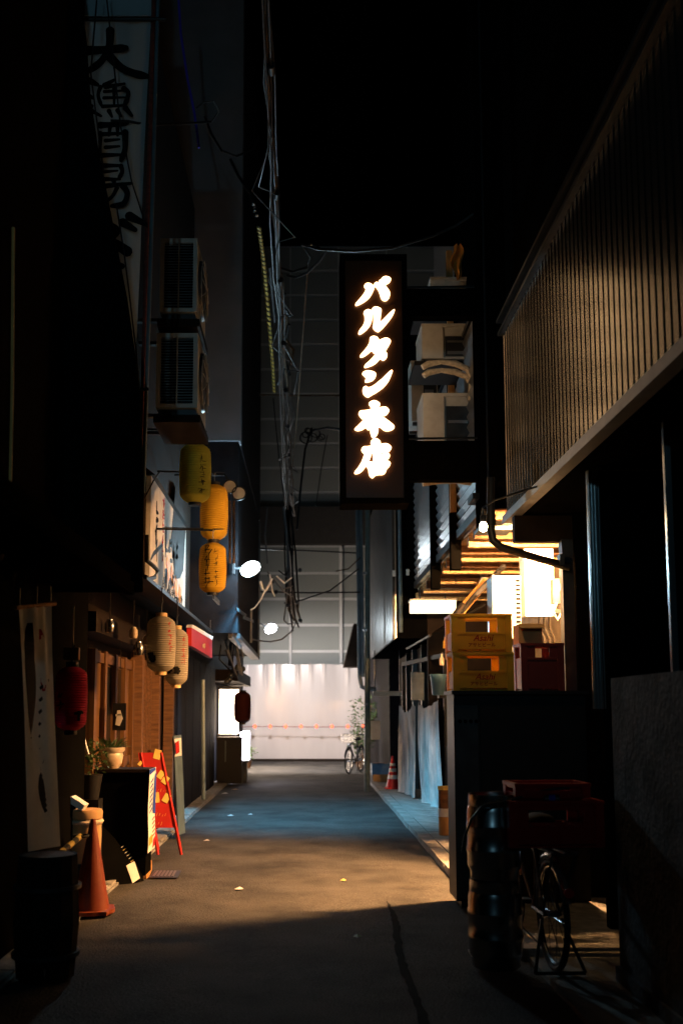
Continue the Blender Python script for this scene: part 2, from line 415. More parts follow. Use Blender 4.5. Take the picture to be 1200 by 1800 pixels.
for i, (px0, py0, px1, py1) in enumerate([(415,1070,432,1082),(408,1116,424,1138),(375,1049,385,1060),(428,1085,445,1092)]):
    a = PX(px0, py0, -1.045); b = PX(px1, py1, -1.045)
    obj('bracket_plate', MB().bar((-1.045,a.y,a.z), (-1.045,b.y,b.z), .02, .05), 'darksteel', t)
a = PX(441,1070,-1.05); b = PX(441,1130,-1.05)
obj('conduit', MB().tube([(-1.045,a.y,a.z),(-1.045,a.y,b.z)], .025), 'cablegrey', t)

t = thing('far_left_shop', 'far shop at left whose lit front glows behind the dark lantern', 'building', (-2.6, 27, 0))
obj('wall', box((-4.5, 21.55, 0), (-2.05, 32, 7)), 'darkwall', t)
obj('canopy', box((-2.04, 21.6, 2.25), (-1.5, 26.5, 2.5)), 'darkbrown', t)
a = P(400,1212,22.5); b = P(420,1290,22.5)
obj('lit_front', box((-1.98, 22.6, b.z), (P(419,1250,22.6).x, 22.66, a.z)), 'shopglow', t, label='glowing white shop front')
obj('frame', box((-2.02, 22.57, a.z+.005), (P(421,1250,22.6).x, 22.68, a.z+.07)), 'darksteel', t)
obj('assumed_lit_window', box((-2.05, 26.6, .35), (-2.03, 29.2, 2.1)), 'assumed_windowglow', t)  # assumed window almost out of view, added to brighten the far road
for yy in (26.55, 27.9, 29.2): obj('assumed_window_bar', box((-2.052, yy, .3), (-2.015, yy+.06, 2.15)), 'darksteel', t)
obj('front_pier', box((-2.04, 22.67, 0), (-1.62, 24, b.z)), 'darkbrown', t)

# ================================================================== RIGHT BUILDINGS
XW = 1.90
t = thing('corrugated_building', 'corrugated steel clad building jutting over the alley at right', 'building', (2.8, 6, 0))
zb = PX(890, 908, XW).z; zt = PX(898, 562, XW).z
YF = PX(888, 800, XW).y
def corr_sheet(w, z0, z1, pitch=.105, amp=.006):
    prof = []; y = 0.0
    while y < w - 1e-6:
        for dy, dx in ((0,0),(.040,0),(.050,-amp),(.080,-amp),(.090,0)):
            if y+dy <= w: prof.append((dx, y+dy))
        y += pitch
    mb = MB(); n = len(prof)
    mb.add([(dx, yy, z0) for dx, yy in prof] + [(dx, yy, z1) for dx, yy in prof], [(i, i+1, n+i+1, n+i) for i in range(n-1)])
    return mb
cs = obj('metal_sheet', MB(), 'corr', t); shm = corr_sheet(.92, zb, zt)
cs.data.from_pydata([tuple(v) for v in shm.v], [], shm.f); cs.data.update()
nsh = 8
for i in range(nsh):
    o = cs if i == 0 else inst('metal_sheet', cs.data, t, (0,0,0))
    o.location = (XW - 2.8 + (.004 if i % 2 else 0), YF - .94*(i+1) - 6, 0)
obj('wall_core', box((XW+.03, 1.5, zb+.02), (4.6, YF-.01, zt)), 'darkwall', t)
obj('bottom_trim', box((XW-.045, 1.5, zb-.075), (XW+.05, YF+.02, zb)), 'trim', t)
obj('top_trim', box((XW-.05, 1.5, zt+.002), (XW+.05, YF+.02, zt+.035)), 'darksteel', t)
obj('top_gutter', box((XW-.06, 1.5, zt+.13), (XW+.02, YF+.02, zt+.16)), 'darksteel', t)
obj('upper_wall', box((XW+.12, 1.5, zt+.036), (4.6, YF, zt+5)), 'matte_black', t)
obj('soffit', box((XW+.051, 1.5, zb-.06), (4.6, YF-.02, zb+.015)), 'matte_black', t)
obj('cutoff_beam', box((XW-.02, 8.92, zb-.32), (4.6, 9.02, zb-.076)), 'darkbrown', t)  # added downstand, its lower edge cuts the tube light off the near road
obj('back_wall', box((3.3, 1.5, 0), (3.5, 8.9, zb-.07)), 'darkwall', t)
xe = P(985, 1000, 8.9).x
obj('end_wall', box((xe+.12, 8.85, 0), (3.29, 8.95, zb-.07)), 'matte_black', t)
obj('post', box((xe, 8.84, 0), (xe+.1, 8.96, zb-.31)), 'darksteel', t)
a = P(1034, 930, 7.2); b = P(1056, 1100, 7.2)
obj('ribbed_strip', corr_sheet(.01, 0, 1) if False else MB().box((a.x, 7.2, b.z-.6), (b.x, 7.24, zb-.08)), 'galv', t)
for i in range(4): obj('strip_rib', box((a.x+.004+i*.023, 7.185, b.z-.6), (a.x+.013+i*.023, 7.199, zb-.081)), 'galv', t)
obj('inner_wall', box((b.x+.001, 7.21, 0), (3.29, 7.3, zb-.08)), 'matte_black', t)
a = P(1180, 1000, 5.95)
obj('corner_angle', box((a.x-.02, 5.95, P(1180,1190,5.95).z), (a.x+.02, 5.98, zb-.08)), 'galv', t)

# concrete pier in front
pb = PZ(1092, 1738)
t = thing('concrete_pier', 'rough dark concrete pier at the right edge of the alley', 'pier', (2.1, 5.5, 0))
def pier(a, b):
    return None
mbp = MB(); y0 = pb.y; x0 = pb.x
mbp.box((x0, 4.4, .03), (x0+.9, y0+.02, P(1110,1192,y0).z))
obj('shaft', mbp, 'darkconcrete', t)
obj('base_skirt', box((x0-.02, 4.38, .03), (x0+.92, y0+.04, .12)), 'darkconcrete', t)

# dark corner column and drain pipe
t = thing('corner_column', 'black full height column between sign and corrugated wall', 'column', (1.8, 9.85, 0))
a = P(836, 600, 9.8); b = P(886, 600, 9.8)
obj('shaft', box((a.x, 9.7, 3.42), (b.x, 10.0, 13)), 'matte_black', t)
obj('edge_strip', box((P(851,600,9.69).x, 9.685, 3.5), (P(854,600,9.69).x, 9.699, 9)), 'darksteel', t)
obj('capital_base', box((a.x-.02, 9.68, 3.38), (b.x+.02, 10.02, 3.418)), 'darksteel', t)
YD = 8.75
p = [P(862,840,YD), P(862,930,YD), P(866,950,YD), P(880,962,YD), P(940,980,YD), P(1000,997,YD)]
t = thing('drain_pipe', 'black drain pipe bending right below the corrugated corner', 'pipe', tuple(p[0]))
obj('pipe', MB().tube(p, .036, 10), 'black', t)
obj('collar', MB().tube([P(862,905,YD), P(862,925,YD)], .045, 12), 'black', t)
obj('clip', MB().box(P(985,985,YD)+Vector((-.02,-.05,-.05)), P(985,985,YD)+Vector((.02,.05,.05))), 'darksteel', t)

# building with louvred upper screen over the lit passage
X2 = 1.75
zc = PX(800, 950, X2).z
t = thing('louvred_building', 'building with louvred upper screen above the warmly lit passage', 'building', (2.6, 13, 0))
yA = PX(838, 900, X2).y; yB = PX(727, 1035, X2).y
obj('floor_edge', box((X2-.0, yA, zc+.0), (X2+.06, yB, zc+.10)), 'darksteel', t)
ztop = zc + 2.2
obj('screen_backing', box((X2+.06, yA, zc+.101), (X2+.09, yB, ztop)), 'matte_black', t)
fr = obj('screen_frame', box((X2+.001, yA, ztop), (X2+.05, yB, ztop+.05)), 'darksteel', t)
for k, (ya, yb) in enumerate([(yA+.02, yA+1.45), (yA+1.62, yA+3.3), (yA+3.48, yB-.02)]):
    mb = MB(); z = zc+.12
    while z < ztop-.02:
        mb.add([(X2+.005,ya,z+.06),(X2+.005,yb,z+.06),(X2+.035,yb,z),(X2+.035,ya,z)], [(0,1,2,3)])
        mb.add([(X2+.005,ya,z+.066),(X2+.005,yb,z+.066),(X2+.035,yb,z+.004),(X2+.035,ya,z+.004)], [(3,2,1,0)])
        z += .115
    o = obj('louvre_panel', mb, 'galv', t); o['kind'] = 'stuff'
for yy, wd in ((yA+1.46, .15), (yA+3.31, .16)):
    obj('screen_post', box((X2-.06, yy, zc-.35), (X2+.06, yy+wd, ztop+.6)), 'matte_black', t)
obj('upper_wall', box((2.5, yA-.3, zc+.101), (4.6, yB, 12)), 'matte_black', t)
# ceiling of the passage: boards between joists, bright and dark bands put in by colour
nb = 6
for i in range(nb):
    ya = 9.75 + i*1.1
    obj('ceiling_board', box((X2+.07, ya, zc-.02), (3.25, ya+1.07, zc+.03)), 'wood', t)
for i in range(7):
    ya = 9.66 + i*1.1
    obj('joist', box((X2+.08, ya, zc-.13), (3.24, ya+.09, zc-.022)), 'joist', t)
    obj('joist_cheek', box((X2+.085, ya+.42, zc-.15), (3.23, ya+.52, zc-.023)), 'wood', t)
obj('inner_wall', box((3.26, 9.0, 0), (3.4, 17.1, zc)), 'plaster', t)
obj('end_wall', box((X2+.3, 16.95, 0), (3.25, 17.05, zc)), 'darkbrown', t)
obj('balcony_floor', box((X2-.1, yA-.35, zc+.102), (2.49, yA-.02, zc+.16)), 'black', t)
obj('counter', box((2.2, 11.2, 0), (3.2, 16.2, 1.05)), 'darkbrown', t)
obj('shop_front', box((2.28, 9.9, 1.06), (2.34, 16.5, 1.9)), 'darkwall', t)

# sheet metal clad building further on
X3 = 1.50
zr = PX(651, 1158, X3).z
y0, y1 = PX(694, 1100, X3).y, PX(650, 1100, X3).y
t = thing('sheet_metal_building', 'dark building with a shiny sheet metal wall overhanging the pavement', 'building', (2.3, 20, 0))
obj('upper_core', box((X3+.03, y0-.01, zr), (4.6, y1, 9)), 'matte_black', t)
n3 = 4
for i in range(n3):
    ya = y0 + (y1-y0)/n3*i
    obj('metal_sheet', box((X3, ya+.01, zr+.01), (X3+.028, ya+(y1-y0)/n3-.012, 6.2)), 'galv', t)
obj('standing_seam', box((X3-.04, y0-.03, zr-.02), (X3+.0, y0+.02, 6.2)), 'darksteel', t)
a = P(703, 1000, y0-.08); obj('side_pipe', MB().tube([(a.x, y0-.08, zr+.1), (a.x, y0-.08, 6.0)], .035), 'bluepipe', t)
obj('lower_wall', box((2.2, 17.1, 0), (4.6, y1, zr-.002)), 'darkbrown', t)
for i, yy in enumerate((17.2, 18.4, 19.9, 21.2)): obj('lower_post', box((2.1, yy, .05), (2.19, yy+.1, zr-.01)), 'darksteel' if i % 2 else 'bluepipe', t)
for px, py in ((692,1008),(716,1006)):
    q = P(px, py, y0-.12); obj('wall_light_cover', MB().box(q-Vector((.025,.03,.05)), q+Vector((.025,.03,.05))), 'white', t)

t = thing('far_right_building', 'dark far building behind the drain pipes and bicycle', 'building', (2.6, 28, 0))
obj('wall', box((1.95, 23.8, 0), (4.6, 32.5, 8)), 'darkwall', t)
a = P(606,1096,27.5); b = P(640,1172,27.5)
obj('hood', MB().prism([P(622,1096,27.5), P(640,1096,27.5), P(640,1172,27.5), P(604,1172,27.5)], (0,.8,0)), 'darkbrown', t)

# ================================================================== BUILDING CLOSING THE ALLEY
YE = 33.0
t = thing('end_building', 'tall panel clad building closing the far end of the alley', 'building', (0, YE, 0))
ztop = P(500, 433, YE).z
obj('backing_wall', box((-9, YE, 0), (9, YE+.5, ztop)), 'joint', t)
xs = [P(x, 700, YE).x for x in (339, 424.5, 510, 595.5, 681, 766)]
rows = [P(500, y, YE).z for y in (433, 477, 520, 563, 606, 650, 693, 737, 780, 823, 866, 893)]
zl = [P(500, y, YE).z for y in (960, 1008, 1053, 1099, 1145, 1190, 1260, 1333)]
pm = {}
def panel(x0, x1, z0, z1):
    k = (round(x1-x0,3), round(z1-z0,3))
    if k not in pm:
        o = obj('cladding_panel', box((-(x1-x0)/2+.02, .042, -(z1-z0)/2+.045), ((x1-x0)/2-.02, .06, (z1-z0)/2-.045)), 'panel')
        o.parent = t; pm[k] = o.data
    else: o = inst('cladding_panel', pm[k], t, (0,0,0))
    o.location = ((x0+x1)/2, -.06, (z0+z1)/2)
colx = [-9 + .0] + xs + [9]
for zz in (rows, zl):
    for j in range(len(zz)-1):
        for i in range(len(xs)-1):
            if xs[i+1]-xs[i] > .1: panel(xs[i], xs[i+1], zz[j+1], zz[j])
obj('dark_fascia', box((-9, YE-.35, zl[0]+.02), (9, YE-.002, rows[-1]-.02)), 'darkband', t)
obj('base_plinth', box((-9, YE-.1, 0), (9, YE-.062, .12)), 'darkbrown', t)
# mid-height conduits on the facade
for i, x in enumerate((510.5, 600)):
    a = P(x, 962, YE-.09); b = P(x, 1180, YE-.09)
    obj('facade_pipe', MB().tube([a, b], .05, 8), 'joint', t)

# white construction sheet with folds
YS = 32.2
def shf(a, b):
    x = -4.2 + 8.4*a
    fold = .022*math.sin(a*47+3*math.sin(a*7)) * (.4+.5*b) + .010*math.sin(a*67+1.3+4*math.sin(a*9))*b**8 + .02*math.sin(a*13+b*2)
    for xi, am in ((-2.0,.05),(-1.35,.09),(-.95,.10),(-.3,.09),(.12,.05),(.55,.06),(1.3,.08),(2.0,.05)): fold -= am*math.exp(-((x-xi-.03*(1-b))/(.045+.10*(1-b)))**2)*b**9
    top = P(500, 1168, YS).z + .012*math.sin(a*37)*b
    return (x, YS + fold, .06 + (top-.06)*b)
mb = MB(); mb.grid(shf, 420, 26)
t = thing('construction_sheet', 'white plastic construction sheet hung across the end of the alley', 'sheet', (0, YS, 0))
obj('sheet', mb, 'sheet', t)
obj('top_batten', box((-4.2, YS+.09, P(500,1168,YS).z-.05), (4.2, YS+.13, P(500,1168,YS).z)), 'joint', t)
for px in (425, 485, 545, 600, 655): 
    a = P(px, 1166, YS-.06); obj('tie', MB().sphere(a, .035, 8, 5), 'trim', t)
obj('bottom_board', box((-4.2, YS-.1, .015), (4.2, YS-.06, .09)), 'darkbrown', t)

# ================================================================== THE LIT VERTICAL SIGN
YSN = 9.7
K = 130/1017
LET = {
 'ba': [[(350,500),(370,470),(405,460),(450,475),(487,515),(478,550),(455,600),(425,650),(380,695),(320,735),(245,768),(230,750),(260,710),(320,640),(355,590),(372,545),(362,525)],
        [(487,490),(495,460),(520,447),(545,455),(555,425),(580,412),(600,385),(640,368),(690,378),(714,405),(705,435),(680,462),(655,472),(640,495),(665,530),(695,575),(702,615),(690,660),(660,695),(630,703),(600,690),(580,660),(565,610),(545,560),(520,525)]],
 'ru': [[(342,880),(355,845),(400,822),(450,838),(466,865),(461,930),(445,1000),(415,1060),(370,1110),(300,1160),(272,1155),(285,1110),(330,1050),(355,990),(357,930),(352,895)],
        [(454,830),(470,800),(510,785),(560,800),(585,830),(578,900),(572,990),(620,950),(690,880),(750,828),(766,835),(740,900),(690,975),(620,1060),(560,1118),(535,1128),(495,1105),(470,1065),(478,1000),(478,930),(474,860)]],
 'ta': [[(425,1240),(435,1205),(480,1188),(530,1205),(550,1235),(545,1250),(600,1225),(650,1212),(695,1230),(712,1262),(690,1310),(660,1360),(640,1395),(662,1430),(658,1480),(630,1512),(600,1520),(568,1500),(520,1550),(460,1590),(370,1620),(352,1605),(375,1570),(440,1510),(500,1440),(475,1415),(450,1390),(400,1430),(345,1468),(300,1476),(295,1455),(330,1410),(385,1345),(420,1280)],
        [(510,1340),(545,1326),(575,1322),(556,1347)]],
 'n': [[(325,1710),(340,1680),(390,1662),(450,1668),(500,1690),(510,1725),(495,1765),(470,1791),(435,1810),(375,1822),(360,1805),(375,1770),(360,1745)],
       [(330,1921),(345,1886),(375,1876),(400,1891),(440,1886),(500,1851),(560,1801),(600,1770),(660,1708),(715,1660),(738,1665),(718,1725),(690,1791),(650,1851),(590,1911),(510,1966),(440,2006),(405,2026),(365,2011),(335,1971)]],
 'hon': [[(x, y+1721) for x, y in [(415,400),(430,370),(485,350),(540,370),(568,405),(548,445),(600,440),(650,442),(690,485),(670,530),(630,560),(580,560),(640,600),(720,660),(762,705),(745,745),(690,768),(630,765),(590,735),(570,720),(540,725),(540,780),(520,830),(475,868),(450,840),(435,790),(430,750),(400,755),(370,725),(320,755),(260,768),(222,752),(225,735),(270,690),(340,620),(390,580),(330,605),(300,580),(275,540),(285,505),(310,490),(370,485),(450,465),(440,440)]]],
 'ten': [[(x, y+1721) for x, y in [(440,940),(450,900),(510,872),(555,895),(575,930),(570,950),(610,942),(670,945),(718,985),(715,1020),(680,1060),(640,1065),(585,1060),(580,1085),(640,1075),(685,1080),(700,1105),(690,1140),(660,1170),(695,1190),(710,1215),(690,1260),(660,1290),(640,1340),(605,1370),(550,1372),(500,1385),(465,1415),(435,1400),(415,1360),(405,1300),(375,1255),(330,1310),(280,1350),(225,1358),(220,1330),(260,1280),(310,1200),(345,1110),(350,1085),(325,1060),(312,1025),(340,985),(400,980),(450,968)]],
         [(x, y+1721) for x, y in [(455,1068),(468,1100),(470,1190),(440,1189),(412,1190),(430,1150),(445,1100)]],
         [(x, y+1721) for x, y in [(500,1281),(530,1273),(562,1266),(565,1276),(530,1284),(505,1291)]]],
}
s0 = P(597, 449, YSN); s1 = P(719, 886, YSN)
t = thing('vertical_sign', 'tall black vertical sign with glowing white characters over the alley', 'sign', ((s0.x+s1.x)/2, YSN+.12, s1.z))
D = .26
obj('casing', box((s0.x, YSN+.012, s1.z), (s1.x, YSN+D-.012, s0.z)), 'matte_black', t)
f = [P(606, 459, YSN), P(710, 876, YSN)]
cyY = YSN + D/2
def face(name, yy, sgn):
    fo = obj(name, box((f[0].x, yy, f[1].z), (f[1].x, yy+.008*sgn, f[0].z)), 'signface', t)
    for a, b in (((s0.x,0,f[0].z),(s1.x,0,s0.z)), ((s0.x,0,s1.z),(s1.x,0,f[1].z)), ((s0.x,0,f[1].z),(f[0].x,0,f[0].z)), ((f[1].x,0,f[1].z),(s1.x,0,f[0].z))):
        obj('frame_bar', box((a[0], yy+.011*sgn, a[2]), (b[0], yy-.03*sgn, b[2])), 'matte_black', t)
    for k, loops in LET.items():
        def fn(c, yy=yy, sgn=sgn):
            q = P(595 + c.x*K, 440 - c.y*K, YSN)
            x = q.x if sgn > 0 else (s0.x+s1.x) - q.x
            return Vector((x, yy - (.006 + (c.z+.5)*.018)*sgn, q.z))
        lp = [[(x, -y) for x, y in L] for L in loops]
        obj('glowing_character', outline_mb(lp, .5, fn), 'letter', fo, smooth=False)
face('front_face', YSN, 1)
face('assumed_back_face', YSN+D, -1)  # assumed lit back, unseen, lights the air conditioners behind the sign
xr = P(840, 600, YSN+.13).x
for (ya, yb) in ((512, 560), (778, 846)):
    a = P(719, ya, YSN+.13); b = P(719, yb, YSN+.13)
    obj('bracket_arm', box((s1.x+.001, YSN+.06, b.z), (xr, YSN+.20, a.z)), 'matte_black', t)
    obj('bracket_tie', MB().tube([(s1.x, YSN+.13, a.z+.04), (xr, YSN+.13, a.z+.05)], .012, 6), 'darksteel', t)

# ================================================================== LAMPS
def street_lamp(label, c, m, s=1.0, arm=(-.12, 0, .10), tilt=R(-28), spot=None, hood=True):
    t = thing('street_lamp', label, 'lamp', c, local=True)
    Mx = Matrix.Rotation(R(-18), 3, 'Z') @ Matrix.Rotation(R(-16), 3, 'Y') @ Matrix.Rotation(tilt, 3, 'X')
    g_ = MB().sphere((0,0,0), .21*s, 20, 12, (1, .5, .78)); g_.v = [Mx @ v for v in g_.v]
    obj('globe', g_, m, t)
    if not hood: obj('cap', MB().lathe([(.03*s,.20*s),(.07*s,.17*s),(.10*s,.155*s),(.02,.15*s)], 16), 'darksteel', t)
    h_ = MB().lathe([(.16*s,.02),(.185*s,.035*s),(.17*s,.10*s),(.09*s,.16*s),(.01,.17*s)], 20, (0,0,0), 'y'); h_.v = [Mx @ Vector((v.x, v.y, v.z*.82)) for v in h_.v]
    if hood: obj('hood', h_, 'darksteel', t)
    b_ = Mx @ Vector((0,.15*s,0))
    if spot:
        ld = bpy.data.lights.new('lamp_light', 'SPOT'); ld.energy, ld.color, ld.spot_size, ld.spot_blend = spot[0], spot[1], spot[2], spot[3]; ld.shadow_soft_size = .10
        lo = bpy.data.objects.new('lamp_light', ld); COL.objects.link(lo); lo.parent = t; lo.location = (0, -.02, -.24*s)
        lo.rotation_euler = Vector(spot[4]).to_track_quat('-Z', 'Y').to_euler()
    obj('arm', MB().tube([b_, (arm[0]*.5, b_.y+.05, b_.z+arm[2]), (arm[0], b_.y+.05, b_.z+arm[2])], .018, 8), 'darksteel', t)
    obj('wall_plate', MB().box((arm[0]-.03, b_.y-.02, b_.z+arm[2]-.09), (arm[0], b_.y+.12, b_.z+arm[2]+.09)), 'darksteel', t)
    return t
c1 = P(440, 1000, 14.75); street_lamp('bright bluish white street lamp on the dark wall at left', tuple(c1), 'lamp1', .74, (-.24, 0, .08), spot=(1500, (.17,.64,1), R(96), .8, (.16,.22,-1)))
c2 = P(476, 1105, 27.0); street_lamp('smaller farther white street lamp before the panelled end wall', tuple(c2), 'lamp2', .80, (-.9, 0, .3), spot=(1800, (1,.91,.87), R(138), .5, (.10,.75,-.9)), hood=False)
street_lamp('assumed dim street lamp, unseen, behind the viewer at left', (-1.5, -3.2, 5.2), 'lamp_assumed', 1.2, (-.5, 0, .1), R(200), spot=(250, (.36,.80,1), R(76), .8, (.02,1,.10)))  # assumed lamp out of frame, lights the foreground and air conditioner ends

# assumed fluorescent fitting in the passage, unseen behind the added beam
q = Vector((2.28, 9.085, zb-.14))
t = thing('assumed_tube_lamp', 'assumed hidden warm tube lamp above the crates in the passage', 'lamp', tuple(q))
for dy_ in (0, .052): obj('tube', MB().tube([q+Vector((-.26,dy_,0)), q+Vector((.26,dy_,0))], .022, 10), 'tube', t)  # second tube added to soften the light's edge on the road
obj('batten', MB().box(q+Vector((-.30,-.03,.03)), q+Vector((.30,.13,.06))), 'white', t)
for s in (-1, 1): obj('end_cap', MB().box(q+Vector((s*.275-.012,-.025,-.025)), q+Vector((s*.275+.012,.12,.029))), 'white', t)
obj('shade_plate', MB().box(q+Vector((-.315,-.05,-.055)), q+Vector((-.305,.14,.06))), 'white', t)  # added plate, blocks the tubes' rays towards the lanterns
obj('hanger', MB().tube([q+Vector((.0,0,.07)), q+Vector((0,0,.15))], .008, 6), 'darksteel', t)
qb = P(849, 926, 7.9)
t = thing('bulb_lamp', 'small bare bulb glowing beside the drain pipe above the yellow crates', 'lamp', tuple(qb))
obj('bulb', MB().sphere(tuple(qb), .032, 14, 9, (1,1,1.25)), 'bulb', t)
obj('socket', MB().lathe([(.022,.036),(.024,.09),(.01,.10)], 12, tuple(qb)), 'black', t)
obj('arm', MB().tube([qb+Vector((0,0,.10)), qb+Vector((0,0,.16)), qb+Vector((.10,0,.22)), Vector((XW-.046, 7.9, zb-.04))], .009, 6), 'darksteel', t)
a = P(723, 1056, 15.9); b = P(801, 1075, 15.9)
t = thing('light_box', 'long white light box at the far end of the passage ceiling', 'lamp', tuple((a+b)/2))
obj('diffuser', box((a.x, 15.9, b.z), (b.x, 16.2, a.z)), 'lightbox', t)
obj('top_tray', box((a.x-.02, 15.88, a.z+.001), (b.x+.02, 16.22, a.z+.03)), 'white', t)
for s in (a.x+.15, b.x-.15): obj('hanger', MB().tube([(s,16.05,a.z+.03),(s,16.05,zc-.02)], .01, 6), 'darksteel', t)

# ================================================================== AIR CONDITIONERS
def ac_unit(name, label, x0, x1, y0, y1, z0, z1, group, grille='end', fan=None):
    t = thing(name, label, 'air conditioner', ((x0+x1)/2, (y0+y1)/2, z0), group=group)
    e = .012
    obj('casing', box((x0, y0+.02, z0), (x1, y1, z1)), 'acwhite', t)
    # end facing the viewer: rim and louvres
    rw = (x1-x0)*.11
    if grille == 'end':
        obj('coil', box((x0+rw, y0+.010, z0+.05), (x1-rw, y0+.0195, z1-.05)), 'matte_black', t)
        for a, b in (((x0, z0), (x1, z0+.04)), ((x0, z1-.045), (x1, z1)), ((x0, z0+.04), (x0+rw, z1-.045)), ((x1-rw, z0+.04), (x1, z1-.045)), (((x0+x1)/2-.006, z0+.04), ((x0+x1)/2+.006, z1-.045))):
            obj('rim', box((a[0], y0-.012, a[1]), (b[0], y0+.019, b[1])), 'acwhite', t)
        n = 24; h = (z1-z0-.085)/n
        for i in range(n):
            z = z0+.042+i*h
            obj('louvre', MB().add([(x0+rw,y0-.006,z),(x1-rw,y0-.006,z),(x1-rw,y0+.009,z+h*.45),(x0+rw,y0+.009,z+h*.45),(x0+rw,y0-.006,z-.004),(x1-rw,y0-.006,z-.004)], [(0,1,2,3),(0,4,5,1)]), 'galv', t)
        obj('badge', box((x0+rw+.02, y0-.016, z1-.065), (x0+rw+.12, y0-.0125, z1-.045)), 'trim', t)
    else:
        obj('end_panel', box((x0+.0, y0-.004, z0), (x0+(x1-x0)*.42, y0+.019, z1)), 'acwhite', t)
        obj('side_grille', box((x0+(x1-x0)*.46, y0+.004, z0+.03), (x1-.02, y0+.019, z1-.14)), 'darksteel', t)
        obj('handle', box((x0+(x1-x0)*.50, y0-.008, z0+(z1-z0)*.47), (x1-.06, y0+.003, z0+(z1-z0)*.52)), 'galv', t)
        obj('bottom_label', box((x0+(x1-x0)*.50, y0-.006, z0+.05), (x1-.10, y0+.003, z0+.085)), 'galv', t)
        obj('cap', box((x0-.006, y0-.008, z1-.03), (x1+.004, y1+.004, z1+.006)), 'acwhite', t)
    fx = x1 if fan == '+' else x0
    sg = 1 if fan == '+' else -1
    cy_, cz_ = (y0+y1)/2, (z0+z1)/2; rr = min(y1-y0, z1-z0)*.40
    if fan:
        gg = obj('fan_guard', MB().lathe([(rr, 0), (rr*.97, .03*sg), (rr*.6, .05*sg), (.03, .055*sg), (.03, .05*sg), (rr*.58,.044*sg), (rr*.9, .02*sg)], 20, (fx, cy_, cz_), 'x'), 'darksteel', t)
        for k in (.35, .55, .75, .95): obj('guard_ring', MB().torus((fx+sg*.06*(1.05-k*.6), cy_, cz_), rr*k, .006, 'x', 22, 5), 'acwhite', gg)
        for k in range(6):
            a = k*math.pi/6
            obj('guard_spoke', MB().tube([(fx+sg*.045, cy_-math.cos(a)*rr, cz_-math.sin(a)*rr), (fx+sg*.062, cy_, cz_), (fx+sg*.045, cy_+math.cos(a)*rr, cz_+math.sin(a)*rr)], .005, 5), 'acwhite', gg)
    obj('foot', box((x0+.02, y0+.05, z0-.04), (x1-.02, y0+.11, z0-.001)), 'darksteel', t)
    obj('foot', box((x0+.02, y1-.11, z0-.04), (x1-.02, y1-.05, z0-.001)), 'darksteel', t)
    return t
YA = 9.5
for (xa, ya, xb, yb, lab) in ((283,420,346,549,'upper beige air conditioner on the left wall, fan grille facing the alley'), (276,586,347,717,'lower beige air conditioner on the left wall, above the yellow lanterns')):
    a = P(xa, ya, YA); b = P(xb, yb, YA)
    t = ac_unit('air_conditioner', lab, a.x, b.x, YA, YA+.78, b.z, a.z, 'air conditioners on the left wall', 'end', '+')
    obj('bracket', box((-1.778, YA+.05, b.z-.075), (b.x, YA+.11, b.z-.041)), 'darksteel', t)
    obj('bracket', box((-1.778, YA+.67, b.z-.075), (b.x, YA+.73, b.z-.041)), 'darksteel', t)
    obj('drip_tray', box((a.x-.02, YA-.02, b.z-.15), (b.x+.03, YA+.8, b.z-.076)), 'darkbrown', t)
for (xa, ya, xb, yb, Y, lab) in ((741,570,830,630,10.9,'middle air conditioner beside the sign, dark pipe wrap below it'),
                                 (743,692,832,790,10.7,'lowest air conditioner beside the sign, lit cream on its corner'),
                                 (756,488,820,540,11.4,'topmost bluish air conditioner behind the sign bracket'),
                                 (722,635,770,740,13.2,'farther grey air conditioner half hidden behind the sign')):
    a = P(xa, ya, Y); b = P(xb, yb, Y)
    ac_unit('air_conditioner', lab, a.x, b.x, Y, Y+.6, b.z, a.z, 'air conditioners beside the sign', 'plain', None)
# rack that carries them
t = thing('service_rack', 'black steel rack carrying air conditioners beside the sign', 'rack', (1.6, 11, 3.7))
for (y_, Y) in ((636, 10.9), (800, 10.7), (545, 11.4), (745, 13.2)):
    q = P(790, y_, Y); obj('shelf', box((q.x-.40, Y-.03, q.z-.05), (2.49, Y+.66, q.z)), 'black', t)
obj('upright', box((P(836,600,11).x-.02, 10.72, 3.7), (P(836,600,11).x+.03, 10.78, 8)), 'matte_black', t)
q0, q1 = P(800,660,11.0), P(812,905,11.0)
obj('wood_upright', box((q0.x, 11.56, P(806,900,11.56).z), (q1.x+.02, 11.62, P(806,440,11.56).z)), 'woodp', t, label='orange lit wooden upright')
# wrapped refrigerant pipes looping between units
for k, (y_, x_, x2, ye) in enumerate(((640,745,815,690),(655,742,822,668))):
    Y = 10.55+k*.05
    p = [P(742+k*2, y_+6, Y), P(752, y_, Y), P(775, y_-4, Y), P(800, y_-1, Y), P(820, y_+8, Y), P(828, y_+22, Y), P(828, y_+50, Y)]
    tag(obj('wrapped_pipe', MB().tube(p, [.032+.006*math.sin(i*2.3) for i in range(7)], 9), 'wrap'), ('upper' if k == 0 else 'lower')+' cream wrapped refrigerant pipe looping below the middle air conditioner', 'pipe')
a = P(740,843,10.5)
tag(obj('pipe_cover', MB().tube([P(742,847,10.5), P(770,843,10.5), P(800,842,10.5), P(828,846,10.5)], .05, 10), 'wrap'), 'cream pipe cover just above the louvred screen', 'pipe')
# orange cloth
mb = MB(); 
def oc(a, b):
    wd = .055*math.sin(math.pi*min(1,.08+b*.95))**.8 + .012; q = P(803, 430+62*b, 10.4)
    return (q.x + (a-.5)*2*wd + .015*math.sin(b*9), 10.4 + .03*math.cos(a*9+b*5), q.z)
mb.grid(oc, 8, 14)
tag(obj('hanging_cloth', mb, 'orangecloth'), 'small orange cloth hanging above the topmost air conditioner', 'cloth')

